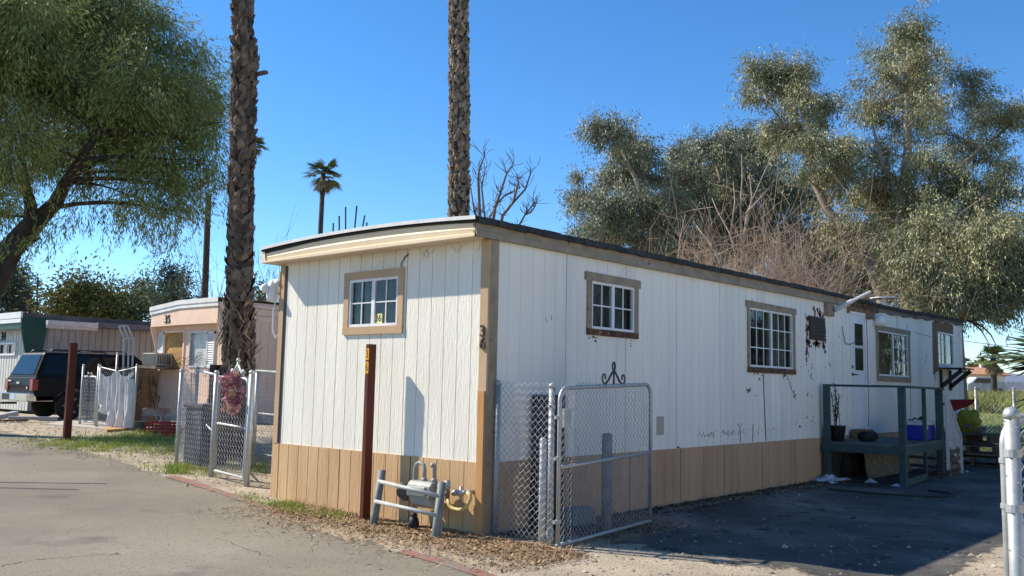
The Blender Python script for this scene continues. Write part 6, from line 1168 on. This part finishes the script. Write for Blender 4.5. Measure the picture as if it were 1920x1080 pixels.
b = MB(); b.prism([mpc(.6, -.02, 1.3), mpc(3.2, -.02, 1.3), mpc(2.85, -.02, 1.82), mpc(1.05, -.02, 1.85)], hf*.01); b.build('side_window', CG, fc)
for a in (.9, 3.5): b = MB(); b.lathe(mpc(a, -.02, .45), [(.2, 0), (.36, 0), (.36, .2)], 14, hf); b.build('wheel', TY, fc)
b = MB(); P = [at(1790+i*20, 637+i*2.6, 70.) for i in range(8)]; b.tube(P, .02, 4); tag(b.build('overhead_wire', TWD), 'thin overhead wire crossing the sky beyond the end of the home', 'wire')
b = MB(); g = random.Random(40)
for P in (((1800, 594), (1822, 604), (1840, 620), (1852, 640), (1858, 650)), ((1822, 604), (1842, 612), (1858, 628), (1868, 648)), ((1815, 600), (1838, 600), (1846, 606))): b.tube([at(x, y, 29) for x, y in P], [.045, .03, .02, .012, .008][:len(P)], 5)
br = b.build('dead_branch', TWD); 
for o in col.objects:
    if o.name.startswith('eucalyptus_tree') and 'low spreading' in o.get('label', ''): br.parent = o; br.matrix_parent_inverse = Matrix.Translation(-Vector(o.location))
# unseen home added on the right to bounce sunlight onto the long wall
nb = thing('mobile_home', 'unseen cream mobile home added to bounce light onto the long wall', 'mobile home', (6, -13, -.1))
b = MB(); siding(b, lambda a, z, o: (a, -12.6+o, z), -4, 9, .5, 3.0, [(1, 2.2, 1.6, 2.4), (5, 6.6, 1.4, 2.5)], seam0=0); b.box((-4, -16.2, -.1), (9, -12.62, 3.0)); b.build('wall', M('cream_bounce_siding', (.80, .72, .56), (.72, .64, .50), 2, .8), nb)
b = MB(); b.box((-4.3, -16.5, 3.0), (9.3, -12.4, 3.12)); b.build('roof', ROOFW, nb)
# asphalt cracks
g = random.Random(77); rd = bpy.data.objects['road']; b = MB()
for P in (((0, 1064), (60, 1052), (130, 1047), (215, 1040), (230, 1042)), ((400, 1010), (470, 1035), (520, 1048))):
    Q = []
    for p, q in zip(P[:-1], P[1:]):
        for t in np.linspace(0, 1, 7)[:-1]: w = gnd(p[0]+(q[0]-p[0])*t, p[1]+(q[1]-p[1])*t); Q.append(w+np.array([g.gauss(0, .02), g.gauss(0, .02), .008]))
    for p, q in zip(Q[:-1], Q[1:]): d = q-p; nrm = np.array([-d[1], d[0], 0]); nrm = nrm/np.linalg.norm(nrm)*g.uniform(.0015, .005); b.quad(p-nrm, q-nrm, q+nrm, p+nrm)
o = b.build('asphalt_crack', M('crack_dirt', (.05, .045, .04)), rd); o['kind'] = 'stuff'

# unseen trees added for the windows of the long wall to reflect
for k_, (hx, hy, hh_) in enumerate(((15., -10.5, 4.6), (20., -11.5, 5.5), (26., -11.5, 5.), (32., -10.5, 6.), (39., -10., 5.5))):
    q = np.array([hx, hy, float(zg(hx, hy))]); t = thing('reflected_tree', 'unseen dark bushy tree added for the window reflections', 'tree', q, 'unseen trees added for window reflections'); n = 5200
    u = unit(n)*(rng.uniform(.1, 1, (n, 1))**.4)*np.array([2.6, 1.6, hh_/2])+q+[0, 0, hh_/2+.3]; V, F = leafcloud(u, unit(n)*.5+[0, 0, -.4], .34, .14, .6); raw('foliage', V, F, FT[0], t); b = MB(); b.tube([q-[0, 0, .1], q+[0, 0, hh_*.6]], [.16, .06], 7); b.build('trunk', BARKD, t)
# unseen post added so its arms throw two thin shadows on the road
cp = thing('shadow_post', 'unseen steel post with two long arms added to throw shadows on the road', 'post', (-6.4, 11.2, float(zg(-6.4, 11.2)))); K_ = SUN*(3.0/SUN[2]); TOP = np.array([-6.4, 11.2, 3.1])
b = MB(); b.tube([(-6.4, 11.2, 0), TOP], .05, 8); b.build('post', GALV, cp)
for A_, B_ in (((-3.82, 6.83, .1), (-1.77, 5.26, .1)), ((-2.9, 6.55, .1), (-1.27, 5.56, .1))): b = MB(); b.tube([TOP, np.array(A_)+K_, np.array(B_)+K_], .025, 6); b.build('arm', GALV, cp)
# black sheet added to darken the shade under the deck
b = MB(); b.grid(lambda x, z: (x, -.16+.04*math.sin(x*9)+.03*math.sin(z*8+x*3), z), list(np.linspace(8.68, 11.25, 40)), [-.07, .1, .25, .4, .55]); tag(b.build('plastic_sheet', M('under_deck_shade', (.012, .012, .014), (.02, .02, .022), 6, .5), smooth=True), 'black plastic sheet added to darken the shade under the porch deck', 'plastic sheet')
# broken frond stub sticking out of the thick palm, and dead boots round its foot
tk = [o for o in col.objects if o.name == 'palm_trunk'][0]; b = MB(); p = at(478, 140, D_1); b.bar(p, at(500, 135, D_1-.2), .08, .05); b.bar(at(436, 70, D_1), at(430, 68, D_1), .06, .04); b.build('frond_stub', BOOT, tk)
b = MB(); g = random.Random(51)
for _ in range(170):
    a = g.uniform(0, 6.28); zf = g.uniform(0, 1); c_ = at(446, 560+130*zf, D_1); o = np.array([math.cos(a), math.sin(a), 0]); r = .23+.03*zf; tn = np.array([-o[1], o[0], 0]); c_ = c_+o*r; L_ = g.uniform(.12, .38); ax = np.array([0, 0, -1 if g.random() < .6 else .8])+o*g.uniform(.1, .8)+tn*g.gauss(0, .5); ax /= np.linalg.norm(ax); w = g.uniform(.008, .03)
    b.quad(c_-tn*w, c_+tn*w, c_+ax*L_*.7+tn*w*.6, c_+ax*L_, c_+ax*L_*.7-tn*w*.6)
b.build('dead_fibre', M('pale_dead_fibre', (.36, .27, .18), (.14, .095, .06), 6, .9, island=.5), tk)
